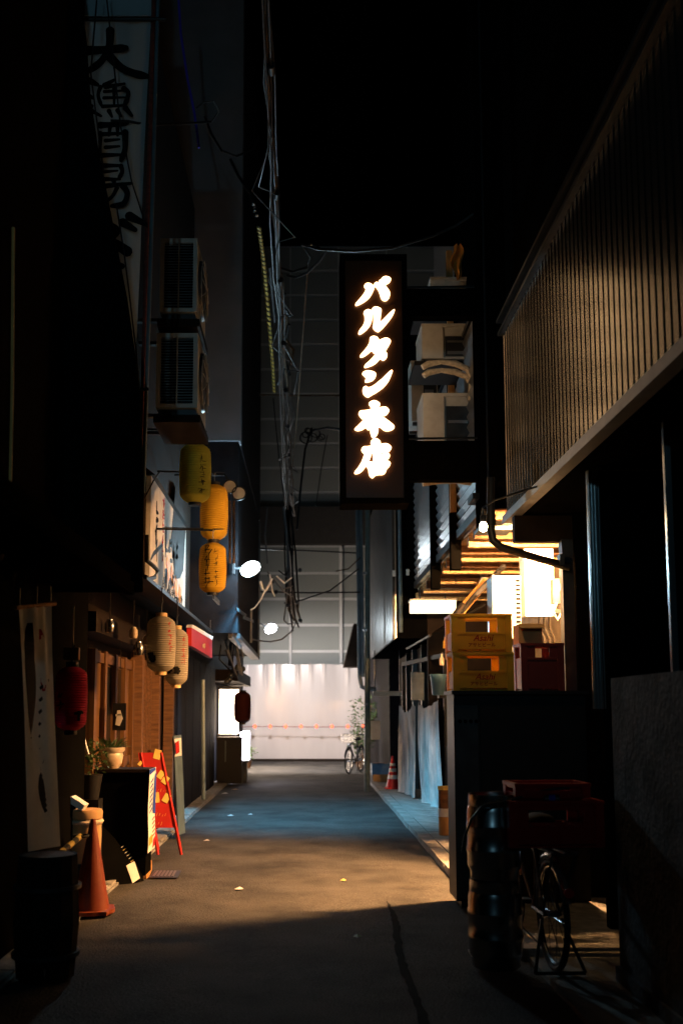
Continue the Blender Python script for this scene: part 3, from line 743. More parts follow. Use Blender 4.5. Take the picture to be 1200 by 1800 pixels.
# ================================================================== PASSAGE THINGS ON THE RIGHT
cx0 = P(800, 1400, 8.2).x; ctop = P(850, 1214, 8.2).z
t = thing('steel_cabinet', 'tall black steel cabinet carrying the yellow crates', 'cabinet', (1.7, 8.5, 0))
obj('body', box((cx0, 8.22, .08), (2.28, 8.63, ctop-.03)), 'black', t)
obj('top', box((cx0-.02, 8.18, ctop-.03), (2.30, 8.66, ctop)), 'black', t)
obj('left_panel', box((cx0+.01, 8.205, .1), (P(842,1400,8.2).x, 8.219, ctop-.12)), 'darksteel', t)
for i in range(4):
    q = P(808+i*9.5, 1268, 8.2); obj('vent_hole', MB().lathe([(.016,0),(.016,.006)], 10, (q.x, 8.198, q.z), 'y'), 'matte_black', t)
obj('door', box((P(846,1400,8.2).x, 8.2, .1), (2.26, 8.219, ctop-.12)), 'black', t)
for s in (cx0+.05, 2.2): obj('foot', box((s, 8.3, .015), (s+.06, 8.6, .08)), 'darksteel', t)

def crate(name, label, loc, L, W, H, m, cat='crate', group=None, rz=0.0, logo=None, win=(.52,.90)):
    """open bottle crate, long side facing -Y, origin at the bottom centre"""
    t = thing(name, label, cat, loc, rz, local=True, group=group)
    th = .012
    obj('base', box((-L/2+.01, -W/2+.01, .0), (L/2-.01, W/2-.01, .012)), m, t)
    for sx in (-1, 1):
        for sy in (-1, 1):
            obj('corner_post', box((sx*(L/2), sy*(W/2), .0), (sx*(L/2-.055), sy*(W/2-.055), H-.022)), m, t)
    for sy in (-1, 1):
        y0, y1 = sy*(W/2-.006), sy*(W/2-.006-th)
        s = obj('side_panel', box((-L/2+.056, y0, .02), (L/2-.056, y1, H*win[0])), m, t)
        obj('upper_strip', box((-L/2+.056, y0, H*win[1]), (L/2-.056, y1, H-.023)), m, t)
        for sx in (-1, 1): obj('window_cheek', box((sx*(L/2-.056), y0, H*win[0]+.001), (sx*(L/2-.12), y1, H*win[1]-.001)), m, t)
        obj('rib', box((-L/2+.057, y0+sy*.006, H*win[0]-.02), (L/2-.057, y0+sy*.0001, H*win[0]-.001)), m, t)
        obj('rib', box((-L/2+.057, y0+sy*.006, .021), (L/2-.057, y0+sy*.0001, .045)), m, t)
    for sx in (-1, 1):
        x0, x1 = sx*(L/2-.006), sx*(L/2-.006-th)
        obj('side_panel', box((x0, -W/2+.056, .02), (x1, W/2-.056, H*win[0])), m, t)
        obj('upper_strip', box((x0, -W/2+.056, H*win[1]), (x1, W/2-.056, H-.023)), m, t)
    rim = MB()
    rim.box((-L/2-.004, -W/2-.004, H-.022), (L/2+.004, -W/2+.022, H)); rim.box((-L/2-.004, W/2-.022, H-.022), (L/2+.004, W/2+.004, H))
    rim.box((-L/2-.004, -W/2+.0222, H-.022), (-L/2+.022, W/2-.0222, H)); rim.box((L/2-.022, -W/2+.0222, H-.022), (L/2+.004, W/2-.0222, H))
    obj('rim', rim, m, t)
    for i in range(1, 4): obj('divider', box((-L/2+.02+i*(L-.04)/4-.003, -W/2+.02, .013), (-L/2+.02+i*(L-.04)/4+.003, W/2-.02, H*.45)), m, t)
    for i in range(1, 3): obj('divider', box((-L/2+.02, -W/2+.02+i*(W-.04)/3-.003, .013), (L/2-.02, -W/2+.02+i*(W-.04)/3+.003, H*.451)), m, t)
    if logo:
        yy = -W/2+.004
        obj('lettering', text_mb(logo[0], (.01, yy, H*.29), (1,0,0), (0,0,1), H*.23, .012, .004, .3), 'inkred', t)
        obj('lettering', text_mb(logo[1], (.0, yy, H*.14), (1,0,0), (0,0,1), H*.12, .02, .004), 'inkred', t)
    return t
yc_ = 8.22+.19
cw = P(903,1180,8.22).x - cx0 - .0
chh = (P(850,1078,8.22).z - ctop)/2
crate('bottle_crate', 'lower yellow bottle crate on the black cabinet', (cx0+cw/2, yc_, ctop), cw, .37, chh-.004, 'cyellow', group='yellow bottle crates', logo=('Asahi', 'アサヒビール'))
crate('bottle_crate', 'upper yellow bottle crate, brightest, on top of the other yellow crate', (cx0+cw/2-.01, yc_, ctop+chh), cw, .37, chh-.004, 'cyellow', group='yellow bottle crates', logo=('Asahi', 'アサヒビール'))
a = P(905,1130,8.5); b = P(946,1210,8.5)
rcw = .36
crate('bottle_crate', 'dark red bottle crate just right of the yellow crates', (a.x+rcw/2+.01, 8.48, ctop), rcw, .3, .40, 'maroon', win=(.70,.93))
a2 = P(906,1125,8.5); b2 = P(944,1094,8.5)
t = thing('cardboard_box', 'open cardboard box on the dark red crate', 'box', (a2.x+.11, 8.5, ctop+.402))
x0b = a2.x+.0; z0b = ctop+.402
for (p0, p1) in (((x0b,8.38,z0b),(x0b+.2,8.39,z0b+.16)), ((x0b,8.60,z0b),(x0b+.2,8.61,z0b+.16)), ((x0b,8.391,z0b),(x0b+.01,8.599,z0b+.16)), ((x0b+.19,8.391,z0b),(x0b+.2,8.599,z0b+.16))):
    obj('side', box(p0, p1), 'cardboard', t)
obj('base', box((x0b+.011,8.391,z0b),(x0b+.189,8.599,z0b+.01)), 'cardboard', t)
obj('flap', MB().prism([(x0b,8.38,z0b+.16),(x0b+.2,8.38,z0b+.16),(x0b+.2,8.30,z0b+.12),(x0b,8.30,z0b+.12)], (0,0,.006)), 'cardboard', t)

# vented grey metal box and white water heater on the far side of the cabinet
a = P(866,1012,9.75); b = P(916,1095,9.75)
t = thing('vent_box', 'grey sheet metal box with slotted side behind the crates', 'metal box', (1.95, 9.9, b.z-.3))
obj('casing', box((a.x, 9.75, b.z-.15), (b.x, 10.1, a.z)), 'galv', t)
for i in range(11): obj('slot', box((b.x-.05, 9.744, a.z-.06-i*.045), (b.x-.008, 9.7495, a.z-.04-i*.045)), 'matte_black', t)
obj('edge_strip', box((a.x-.012, 9.735, b.z-.15), (a.x+.015, 9.749, a.z+.004)), 'trim', t)
obj('stand', box((a.x+.02, 9.8, 0), (b.x-.02, 10.05, b.z-.151)), 'darksteel', t)
a = P(921,965,9.8); b = P(974,1082,9.8)
t = thing('water_heater', 'white water heater casing in full glare beside the grey box', 'water heater', (2.3, 9.9, b.z))
obj('casing', box((a.x, 9.8, b.z), (b.x, 10.05, a.z)), 'white', t)
obj('cover_rim', box((a.x-.006, 9.792, b.z-.006), (b.x+.006, 9.803, b.z+.02)), 'white', t)
obj('flue', MB().lathe([(.045,0),(.045,.05),(.03,.05),(.03,.02)], 14, ((a.x+b.x)/2+.05, 9.79, a.z-.12), 'y'), 'steel', t)
for i in range(3):
    x = b.x - .03 - i*.05
    obj('supply_pipe', MB().tube([(x, 9.9, b.z), (x, 9.9, b.z-.1), (x+.05, 9.9, b.z-.22), (x+.05, 9.9, b.z-.6)], .012, 7), 'steel', t)
obj('wall_stay', box((a.x+.05, 10.051, b.z+.05), (3.255, 10.09, b.z+.09)), 'darksteel', t)
# dark hose, gas meter and pale duct in the passage
q = P(978, 1040, 9.6)
t = thing('gas_meter', 'dark gas meter with looping hose beside the white heater', 'meter', tuple(q))
obj('body', MB().box(q+Vector((-.05,-.05,-.12)), q+Vector((.07,.06,.12))), 'darksteel', t)
obj('hose', MB().tube([q+Vector((-.02,-.05,-.12)), q+Vector((-.06,-.07,-.2)), q+Vector((-.02,-.06,-.28)), q+Vector((.04,-.05,-.2)), q+Vector((.05,-.05,-.12))], .012, 7), 'wrap', t)
obj('dial', MB().lathe([(.035,0),(.035,.006)], 14, (q.x+.01, q.y-.057, q.z+.04), 'y'), 'white', t)
p = [P(766,1000,14.0), P(800,1000,14.0), P(836,1000,14.0)]
t = thing('duct_pipe', 'pale horizontal duct under the joists of the passage', 'pipe', tuple(p[1]))
obj('pipe', MB().tube(p, .05, 12), 'galv', t)
obj('elbow', MB().tube([p[2], p[2]+Vector((.08,0,-.02)), p[2]+Vector((.12,0,-.12)), p[2]+Vector((.05,-.2,-.25))], .055, 12), 'white', t)
obj('hanger', MB().tube([p[1], p[1]+Vector((0,0,zc-.21-p[1].z))], .008, 6), 'darksteel', t)
p = [P(797,1092,10.2), P(830,1052,10.4), P(868,1012,10.6), P(885,995,10.7)]
t = thing('cable_conduit', 'dark slanting conduit behind the upper yellow crate', 'conduit', tuple(p[0]))
obj('pipe', MB().tube(p, .03, 8), 'black', t)
obj('silver_tape', MB().tube([P(800,1080,10.15), P(812,1064,10.3)], .034, 8), 'steel', t)
p = [P(806,1078,11.0), P(835,1040,11.3), P(856,1020,11.5)]
tag(obj('wooden_brace', MB().bar(p[0], p[2], .10, .05), 'woodp'), 'slanting wooden brace in the glare behind the crates', 'brace')
for i, (px, py, r) in enumerate(((842,1002,.06),(848,1018,.05),(832,1035,.05))):
    pass

# grey tarps over the closed stall
def tarp(name, label, A, B, zb_, zt_, sag, seed):
    A = Vector(A); B = Vector(B); rnd = random.Random(seed); ph = [rnd.uniform(0,6) for _ in range(6)]
    d = (B-A); n = Vector((d.y, -d.x, 0)).normalized()
    def fn(a, b):
        q = A + d*a
        fold = (.035*math.sin(a*14+ph[0]+b*1.5)+.02*math.sin(a*31+ph[1]-b*2)+.012*math.sin(a*57+ph[2]))*(1.1-.7*b) + .05*math.sin(b*3+ph[3])*math.sin(math.pi*a)
        top = zt_ - sag*math.sin(math.pi*a)**1.5 - .03*math.sin(a*17+ph[4])**2
        return q + n*fold + Vector((0,0, zb_ + (top-zb_)*b))
    t = thing(name, label, 'tarp', tuple((A+B)/2))
    obj('cloth', MB().grid(fn, 40, 24), 'tarp', t)
    obj('hem', MB().tube([fn(i/30, 0)+n*.004 for i in range(31)], .012, 6), 'tarp', t)
    for a in (.03, .97): obj('tie', MB().tube([fn(a,1), fn(a,1)+Vector((0,0,.10))+n*-.02, fn(a,1)+Vector((.05,0,.25))-n*.06], .007, 5), 'cable', t)
a0 = PZ(704,1400); a1 = PZ(731,1412); a2 = PZ(733,1413); a3 = PZ(773,1430)
ztp = P(715,1240,17.5).z
tarp('hanging_tarp', 'narrower pinkish grey tarp hanging by the traffic cone', (a0.x, a0.y, 0), (a1.x, a1.y, 0), .10, ztp+.02, .12, 3)
tarp('hanging_tarp', 'wider bluish grey tarp hanging nearer the viewer', (a2.x+.02, a2.y-.02, 0), (a3.x, a3.y, 0), .07, P(750,1232,16.3).z+.02, .12, 5)
t = thing('stall_frame', 'dark stall frame behind the hanging grey tarps', 'stall', (2.1, 17, 0))
for (x, y) in ((a0.x+.06, a0.y+.1), (a3.x+.1, a3.y+.1), (a3.x+.12, a3.y-1.2)): obj('post', box((x, y, .06), (x+.07, y+.07, 2.5)), 'black', t)
obj('top_rail', MB().bar((a0.x+.09, a0.y+.13, 2.5), (a3.x+.14, a3.y+.13, 2.5), .07, .07), 'black', t)
obj('inner_board', box((a3.x+.2, a3.y+.2, .07), (a3.x+.24, 17.05, 2.4)), 'matte_black', t)
q = P(745,1205,16.9); obj('hanging_board', box((q.x-.22, 16.9, q.z-.25), (q.x+.0, 16.93, q.z+.22)), 'bluepipe', t)
# sagging dark awning with hanging string bits
t = thing('dark_awning', 'black sloping awning above the grey tarps', 'awning', (2, 15, 3.0))
aw = [P(700,1085,16.2), P(800,1078,16.2)]
def awf(a, b):
    return (X2-.12+ .75*a, 13.2+3.0*b, 3.02 - .42*(1-a)**1.2 + .02*math.sin(b*20)*(1-a))
obj('canvas', MB().grid(awf, 8, 16), 'matte_black', t)
obj('front_bar', MB().tube([awf(0,0), awf(0,1)], .02, 8), 'black', t)
for b in (.02,.98): obj('support_arm', MB().tube([Vector(awf(0,b)), Vector(awf(1,b))], .015, 6), 'black', t)
for i, (px, py) in enumerate(((782,1130),(786,1150),(776,1160))):
    q = P(px, py, 12.6); k = thing('cup_hook_bottle', 'small bottle shape glinting left of the yellow crates, '+('top','middle','bottom')[i], 'bottle', tuple(q))
    obj('body', MB().lathe([(.004,-.07),(.028,-.068),(.030,.01),(.012,.045),(.011,.075),(.004,.076)], 12, tuple(q)), ('cyellow','cardboard','pot')[i], k)
    obj('cap', MB().lathe([(.013,.0765),(.013,.09)], 10, tuple(q)), 'steel', k)
q = P(770, 1222, 12.5)
t = thing('blue_bucket', 'blue plastic bucket left of the yellow crates', 'bucket', tuple(q))
obj('bucket', MB().lathe([(.075,0),(.10,.24),(.108,.24),(.108,.26),(.092,.26),(.068,.012),(.01,.012)], 18, tuple(q)), 'bluebucket', t)
obj('handle', MB().tube([q+Vector((-.1,0,.24)), q+Vector((-.05,-.07,.17)), q+Vector((.05,-.07,.17)), q+Vector((.1,0,.24))], .005, 6), 'steel', t)
obj('shelf_arm', MB().bar(q+Vector((0,0,-.02)), Vector((2.3, 12.5, q.z-.02)), .16, .03), 'black', t)
# ash stand
q = PZ(783, 1478); q.z = .07
t = thing('ashtray_stand', 'brown cylindrical ash stand with a white band by the kerb', 'ashtray', tuple(q))
hh = P(790,1382,q.y).z - .07
obj('body', MB().lathe([(.085,0),(.085,hh*.38)], 20, tuple(q)), 'woodp', t)
obj('band', MB().lathe([(.09,hh*.381),(.09,hh*.55)], 20, tuple(q)), 'white', t)
obj('upper_body', MB().lathe([(.085,hh*.551),(.085,hh*.93)], 20, tuple(q)), 'joist', t)
obj('rim', MB().lathe([(.092,hh*.931),(.092,hh),(.075,hh),(.075,hh*.95)], 20, tuple(q)), 'yellowstripe', t)

# traffic cones
def cone(label, loc, h, m, bands):
    t = thing('traffic_cone', label, 'traffic cone', loc, local=True)
    r0, r1 = h*.20, h*.035
    obj('base', MB().prism([(math.cos(R(a))*h*.30*(1.0 if a % 90 == 45 else .86), math.sin(R(a))*h*.30*(1.0 if a % 90 == 45 else .86), 0) for a in range(0, 360, 15) if a % 45 in (0, 30, 15)], (0,0,.03)), m, t)
    obj('body', MB().lathe([(r0,.03),(r0*.97,.05),(r1,h*.96),(r1*.8,h),(r1*.4,h)], 22), m, t)
    for z0, z1 in bands:
        f0 = r0*.97+(r1-r0*.97)*((z0*h-.05)/(h*.91)); f1 = r0*.97+(r1-r0*.97)*((z1*h-.05)/(h*.91))
        obj('white_band', MB().lathe([(f0+.003,z0*h),(f1+.003,z1*h)], 22), 'white', t)
    return t
q = PZ(690,1393); cone('red and white banded traffic cone beside the grey tarp', (q.x, q.y, .075), .64, 'conered', ((.30,.42),(.52,.62),(.70,.78)))
q = PZ(160,1610); cone('plain orange traffic cone among the clutter at left', (q.x, q.y, .03), .72, 'orange', ())

# slim pole, drain pipes, meter box, rail, planters further on
q = PZ(645,1392)
t = thing('utility_pole', 'slim greenish pole at the right kerb far down the alley', 'pole', (q.x, q.y, 0))
obj('shaft', MB().tube([(q.x,q.y,0),(P(646,880,q.y).x,q.y,P(646,880,q.y).z)], [.06,.05], 12), 'greenpole', t)
for y_ in (1010, 1110, 1240): z = P(645,y_,q.y).z; obj('band', MB().lathe([(.062,0),(.062,.05)], 12, (q.x+.0,q.y,z)), 'galv', t)
a = P(652,1267,q.y-.1); b = P(668,1300,q.y-.1)
obj('meter_box', box((a.x,q.y-.14,b.z),(b.x,q.y+.02,a.z)), 'acwhite', t)
for k, px in enumerate((631, 637)):
    Y = 23.4 - k*.1
    p = [P(px-3,890,Y), P(px,1050,Y), P(px+1,1190,Y)] + ([P(px+4,1207,Y), P(px+14,1211,Y), P(px+30,1211,Y)] if k == 0 else [])
    tag(obj('drain_pipe', MB().tube(p, .055 if k == 0 else .035, 10), 'bluepipe'), ('blue grey drain pipe with an elbow left of the slim pole','straight thin pipe between the elbowed pipe and slim pole')[k], 'pipe')
a = P(655,1215,20.3); b = P(706,1223,20.3)
t = thing('awning_rail', 'cream horizontal rail below the sheet metal wall', 'rail', tuple(a))
obj('rail', box((a.x,20.3,b.z),(b.x,20.38,a.z)), 'acwhite', t)
for x in (a.x+.03, b.x-.05): obj('hanger', box((x,20.32,a.z+.001),(x+.02,20.36,zr)), 'darksteel', t)
q = PZ(668,1368); 
t = thing('planter_box', 'blue plastic planter box by the slim pole', 'planter', (q.x,q.y,.07))
obj('box', MB().prism([(q.x-.20,q.y-.12,.07),(q.x+.20,q.y-.12,.07),(q.x+.20,q.y+.12,.07),(q.x-.20,q.y+.12,.07)], (0,0,.26)), 'bluebucket', t)
obj('rim', box((q.x-.22,q.y-.14,.331),(q.x+.22,q.y+.14,.355)), 'bluebucket', t)
obj('soil', box((q.x-.18,q.y-.1,.356),(q.x+.18,q.y+.1,.36)), 'joist', t)
q = PZ(676,1380)
t = thing('wooden_crate', 'low pale wooden tray on the pavement before the planter', 'tray', (q.x,q.y,.07))
for i in range(3): obj('slat', box((q.x-.25,q.y-.13,.08+i*.05),(q.x+.25,q.y-.115,.12+i*.05)), 'cardboard', t)
obj('tray_bottom', box((q.x-.25,q.y-.114,.075),(q.x+.25,q.y+.12,.09)), 'cardboard', t)
obj('tray_back', box((q.x-.25,q.y+.121,.075),(q.x+.25,q.y+.136,.22)), 'cardboard', t)

# ================================================================== BICYCLES
def bicycle(label, loc, rz, frame_m='darksteel', basket=True, rack=False):
    """bike along +Y (front), wheels 0.66 m"""
    t = thing('bicycle', label, 'bicycle', loc, rz, local=True)
    r = .33
    for y in (-.52, .52):
        wv = obj('wheel', MB().torus((0,y,r), r-.018, .019, 'x', 36, 7), 'rubber', t)
        obj('rim', MB().torus((0,y,r), r-.045, .010, 'x', 36, 6), 'steel', wv)
        sp = MB()
        for k in range(14):
            a = k*2*math.pi/14; sp.tube([((-1)**k*.025,y,r),(0,y+math.cos(a)*(r-.05),r+math.sin(a)*(r-.05))], .0022, 4)
        so = obj('spokes', sp, 'steel', wv); so['kind'] = 'stuff'
        obj('hub', MB().lathe([(.022,-.04),(.022,.04)], 10, (0,y,r), 'x'), 'steel', wv)
        fm = MB(); fm.tube([(0, y+math.cos(a)*(r+.025), r+math.sin(a)*(r+.025)) for a in [R(20+i*14) for i in range(11)]], .022, 6)
        obj('mudguard', fm, 'steel', t)
    f = MB()
    for a, b in (((0,-.12,.30),(0,-.20,.80)), ((0,-.12,.30),(0,.36,.62)), ((0,-.18,.66),(0,.34,.78)), ((0,.38,.58),(0,.32,.90)), ):
        f.tube([a,b], .017, 8)
    for s in (-1,1):
        f.tube([(s*.02,-.12,.30),(s*.05,-.52,.33)], .011, 6); f.tube([(s*.015,-.17,.70),(s*.05,-.52,.33)], .010, 6)
    obj('frame', f, frame_m, t)
    fk = MB()
    for s in (-1,1): fk.tube([(s*.03,.38,.60),(s*.045,.44,.48),(s*.045,.52,.33)], .012, 6)
    obj('fork', fk, frame_m, t)
    obj('handlebar', MB().tube([(-.27,.10,.98),(-.25,.2,1.0),(-.12,.32,1.0),(0,.33,.96),(.12,.32,1.0),(.25,.2,1.0),(.27,.10,.98)], .012, 8), 'steel', t)
    obj('stem', MB().tube([(0,.32,.88),(0,.33,.97)], .014, 8), 'steel', t)
    for s in (-1,1): obj('grip', MB().tube([(s*.265,.12,.983),(s*.273,.02,.975)], .017, 8), 'rubber', t)
    obj('saddle', MB().sphere((0,-.24,.87), .13, 12, 8, (.8,1.05,.35)), 'rubber', t)
    obj('seat_post', MB().tube([(0,-.19,.74),(0,-.21,.84)], .013, 8), 'steel', t)
    obj('crank', MB().lathe([(.09,.035),(.09,.042)], 18, (0,-.12,.30), 'x'), 'steel', t)
    for s in (-1,1): obj('pedal', MB().box((s*.09-.03,-.12-.045+s*.1,.29-s*.06),(s*.09+.03,-.12+.045+s*.1,.315-s*.06)), 'rubber', t)
    ks = MB()
    for s in (-1,1): ks.tube([(s*.06,-.50,.30),(s*.15,-.66,.02)], .011, 6)
    ks.tube([(-.15,-.66,.02),(.15,-.66,.02)], .011, 6); obj('kickstand', ks, 'darksteel', t)
    if rack:
        rk = MB()
        for x in (-.07,0,.07): rk.tube([(x,-.25,.72),(x,-.85,.74)], .008, 6)
        for s in (-1,1): rk.tube([(s*.07,-.8,.735),(s*.055,-.52,.35)], .008, 6)
        for y in (-.3,-.55,-.82): rk.tube([(-.08,y,.728),(.08,y,.728)], .007, 6)
        obj('rack', rk, 'darksteel', t)
        obj('reflector', MB().lathe([(.028,0),(.028,.012)], 12, (0,-.885,.52), 'y'), 'conered', t)
    if basket:
        bk = MB()
        for k in range(7):
            z = .80+k*.035; wd = .13+.02*k/6; bk.tube([(-wd,.42,z),(-wd,.70,z),(wd,.70,z),(wd,.42,z),(-wd,.42,z)], .004, 4)
        for k in range(8):
            x = -.13+.26*k/7; bk.tube([(x,.70,.80),(x*1.12,.70,1.01)], .003, 4); bk.tube([(x,.42,.80),(x*1.12,.42,1.01)], .003, 4); bk.tube([(x,.42,.80),(x,.70,.80)], .003, 4)
        obj('basket', bk, 'steel', t)
    obj('headlight', MB().lathe([(.01,-.04),(.03,-.02),(.035,.03),(.001,.035)], 12, (0,.47,.74), 'y'), 'steel', t)
    return t
q = PZ(622,1362); bicycle('parked bicycle with wire basket by the far right wall', (q.x+.05, q.y+.5, .012), R(160), 'darksteel', True)
# near bike with crate on its rack
q = PZ(972,1728)
bk = bicycle('black bicycle at right carrying a red crate on its rack', (q.x+.02, q.y+.66, .036), R(2), 'black', False, True)
crx = P(978,1490,q.y).x; crz0 = P(978,1496,q.y-.0).z; crz1 = P(978,1408,q.y).z; crL = P(1063,1450,q.y).x - P(893,1450,q.y).x
crate('plastic_crate', 'large red plastic crate on the back of the near bicycle', (crx, q.y+.20, .78), crL, .36, .28, 'cred', rz=R(3), win=(.45,.80))
crate('plastic_crate', 'smaller red crate nested on top of the large red crate', (crx+.0, q.y+.24, 1.07), crL*.8, .30, .09, 'cred', rz=R(3), win=(.3,.6))
q2 = P(968,1405,q.y+.1); t = thing('drink_can', 'small bluish can lying in the red crate on the bicycle', 'can', tuple(q2))
obj('can', MB().lathe([(.02,-.05),(.031,-.045),(.031,.045),(.02,.05)], 14, (q2.x,q2.y,q2.z), 'x'), 'steel', t)
obj('label_band', MB().lathe([(.0316,-.02),(.0316,.02)], 14, (q2.x,q2.y,q2.z), 'x'), 'inkblue', t)

# beer kegs, two stacked
def keg(label, loc, r, h):
    t = thing('beer_keg', label, 'keg', loc, local=True, group='stacked steel kegs')
    prof = [(r*.86,.0),(r*.9,.01),(r*.9,h*.10),(r*.97,h*.14),(r,h*.18),(r,h*.30),(r*1.04,h*.33),(r*1.04,h*.36),(r,h*.39),(r,h*.58),(r*1.04,h*.61),(r*1.04,h*.64),(r,h*.67),(r,h*.80),(r*.95,h*.86),(r*.4,h*.90),(.01,h*.90)]
    obj('barrel', MB().lathe(prof, 28), 'steel', t)
    obj('top_ring', MB().lathe([(r*.86,h*.86),(r*.90,h*.88),(r*.90,h),(r*.94,h),(r*.94,h*.87),(r*.90,h*.84)], 28), 'steel', t)
    obj('valve', MB().lathe([(.03,h*.90),(.03,h*.95),(.015,h*.95)], 14), 'darksteel', t)
    return t
kY = 6.35
kx = P(868,1500,kY).x; kz = P(868,1394,kY).z
hk = kz/2 - .02
keg('lower steel beer keg right of the black cabinet', (kx, kY, .037), .165, hk)
keg('upper steel beer keg with bright rim glints', (kx, kY, .037+hk), .165, hk)
k = thing('keg_hose', 'thin hose looping down over the kegs', 'hose', (kx, kY, 1.1))
obj('hose', MB().tube([P(1000,1385,6.2), P(960,1388,6.2), P(925,1398,6.2), P(890,1408,6.15), P(850,1415,6.1), P(828,1440,6.1), P(815,1475,6.12), P(812,1500,6.14)], .008, 7), 'darksteel', k)
obj('coupler', MB().tube([P(889,1400,6.2), P(889,1416,6.2)], .02, 8), 'steel', k)
q = PZ(858,1688,.04)
tag(obj('floor_plate', MB().prism([PZ(822,1672,.04), PZ(882,1674,.04), PZ(896,1698,.04), PZ(838,1697,.04)], (0,0,.012)), 'kerb'), 'pale slab lying on the ground below the kegs', 'slab')

# ================================================================== LEFT: BACKLIT BANNER WITH CHARACTERS
YB = 8.0
t = thing('vertical_banner', 'dim blue backlit banner with large black brush characters at upper left', 'banner', tuple(P(240,690,YB)))
tl, tr, bl, br = P(128,34,YB), P(266,34,YB), P(128,682,YB), P(236,682,YB)
def bf(a, b):
    top = tl.lerp(tr, a); bot_ = bl.lerp(br, a); q = bot_.lerp(top, b)
    return q + Vector((0, .012*math.sin(a*16+b*2) + .02*math.sin(b*7), 0))
obj('cloth', MB().grid(bf, 24, 30), 'banner', t)
tu, tl_ = P(140,-10,YB), P(266,-10,YB)
obj('upper_cloth', box((tl.x, YB-.005, P(200,28,YB).z), (tr.x, YB+.005, P(200,-40,YB).z)), 'banner', t)
obj('top_bar', MB().tube([P(130,34,YB-.03), P(292,34,YB-.03)], .016, 8), 'black', t)
obj('bottom_bar', MB().tube([P(180,684,YB-.03), P(262,684,YB-.03)], .014, 8), 'black', t)
obj('pole', MB().tube([P(279,-40,YB-.02), P(268,360,YB-.02), P(252,866,YB-.02)], .016, 10), 'bluepipe', t)
obj('pole_back', MB().tube([P(271,-40,YB+.01), P(260,360,YB+.01), P(246,866,YB+.01)], .017, 10), 'rust', t)
CH = [
 [([(154,89),(190,87),(222,84)],17), ([(194,54),(192,82),(178,108),(154,126)],15), ([(190,96),(212,118),(236,129),(258,134)],17)],
 [([(184,150),(202,140)],9), ([(177,153),(173,168),(179,186)],8), ([(186,153),(219,147)],8), ([(218,156),(226,164),(219,186)],10), ([(184,161),(218,159)],6), ([(183,172),(219,171)],6), ([(181,187),(220,185)],7), ([(201,156),(201,187)],7), ([(160,194),(178,204)],8), ([(192,195),(197,205)],8), ([(207,194),(213,204)],8), ([(221,190),(232,203)],10), ([(158,142),(172,149)],12), ([(150,165),(163,172)],11), ([(148,206),(162,186)],11)],
 [([(177,220),(200,219),(224,216)],12), ([(194,220),(192,238)],8), ([(207,220),(207,238)],8), ([(177,234),(176,268)],8), ([(177,236),(222,234)],8), ([(220,233),(220,262),(213,282)],12), ([(186,247),(210,245)],7), ([(186,259),(210,257)],7), ([(178,273),(214,272)],9), ([(155,225),(166,232)],11), ([(150,245),(163,252)],11), ([(152,282),(166,262)],11)],
 [([(178,291),(212,291)],9), ([(213,292),(215,302),(209,314)],9), ([(184,302),(207,300)],6), ([(181,315),(211,315)],8), ([(176,292),(178,330),(168,352)],9), ([(200,318),(203,326)],8), ([(186,327),(232,322)],9), ([(216,326),(224,340),(217,358),(197,362)],12), ([(206,330),(197,346),(182,356)],8)],
 [([(228,380),(254,393)],16), ([(216,391),(238,404)],15), ([(182,392),(206,405),(190,420)],16), ([(224,442),(196,426),(184,440),(188,460),(215,468)],18)],
]
for ci, sts in enumerate(CH):
    mb = MB(); k_ = 0
    for pts, wd in sts:
        hw = wd/2
        sp = [Vector(p) for p in pts]
        if len(sp) > 2:
            fine_ = []
            for i in range(len(sp)-1):
                p0, p1, p2, p3 = sp[max(i-1,0)], sp[i], sp[i+1], sp[min(i+2,len(sp)-1)]
                for q in range(6):
                    u = q/6; fine_.append(.5*((2*p1)+(-p0+p2)*u+(2*p0-5*p1+4*p2-p3)*u*u+(-p0+3*p1-3*p2+p3)*u**3))
            sp = fine_ + [sp[-1]]
        n_ = len(sp); L1, L2 = [], []
        for i, p in enumerate(sp):
            d = (sp[min(i+1,n_-1)]-sp[max(i-1,0)]).normalized(); nn = Vector((-d.y,d.x)); f = i/(n_-1)
            wv_ = hw*(1.05-.25*math.sin(math.pi*f)) * (1 if f < .8 else 1-.45*(f-.8)/.2)
            L1.append(p+nn*wv_); L2.append(p-nn*wv_)
        d0 = (sp[0]-sp[1]).normalized(); d1 = (sp[-1]-sp[-2]).normalized(); n0 = Vector((-d0.y,d0.x)); n1 = Vector((-d1.y,d1.x))
        c0 = [sp[0]+(d0*math.cos(a)+n0*math.sin(a))*hw*1.05 for a in (R(60),R(20),R(-20),R(-60))]
        c1_ = [sp[-1]+(d1*math.cos(a)+n1*math.sin(a))*hw*.58 for a in (R(60),R(20),R(-20),R(-60))]
        yy = YB-.034-.0012*k_; k_ += 1
        W = lambda p: P(p.x, p.y, yy)
        for i in range(n_-1): mb.add([W(L1[i]),W(L1[i+1]),W(L2[i+1]),W(L2[i])], [(0,1,2,3)])
        mb.add([W(L1[0])]+[W(p) for p in c0[::-1]][::-1]+[W(L2[0])], [(0,1,2,3,4,5)]) if False else None
        cap0 = [L2[0]]+c0+[L1[0]]; cap1 = [L1[-1]]+c1_[::1]+[L2[-1]]
        for cap in (cap0, cap1):
            c_ = sum(cap, Vector((0,0)))/len(cap); cap = sorted(cap, key=lambda p: math.atan2(p.y-c_.y, p.x-c_.x)); mb.add([W(p) for p in cap], [tuple(range(len(cap)))])
    o = obj('character', mb, 'ink', t, smooth=False)
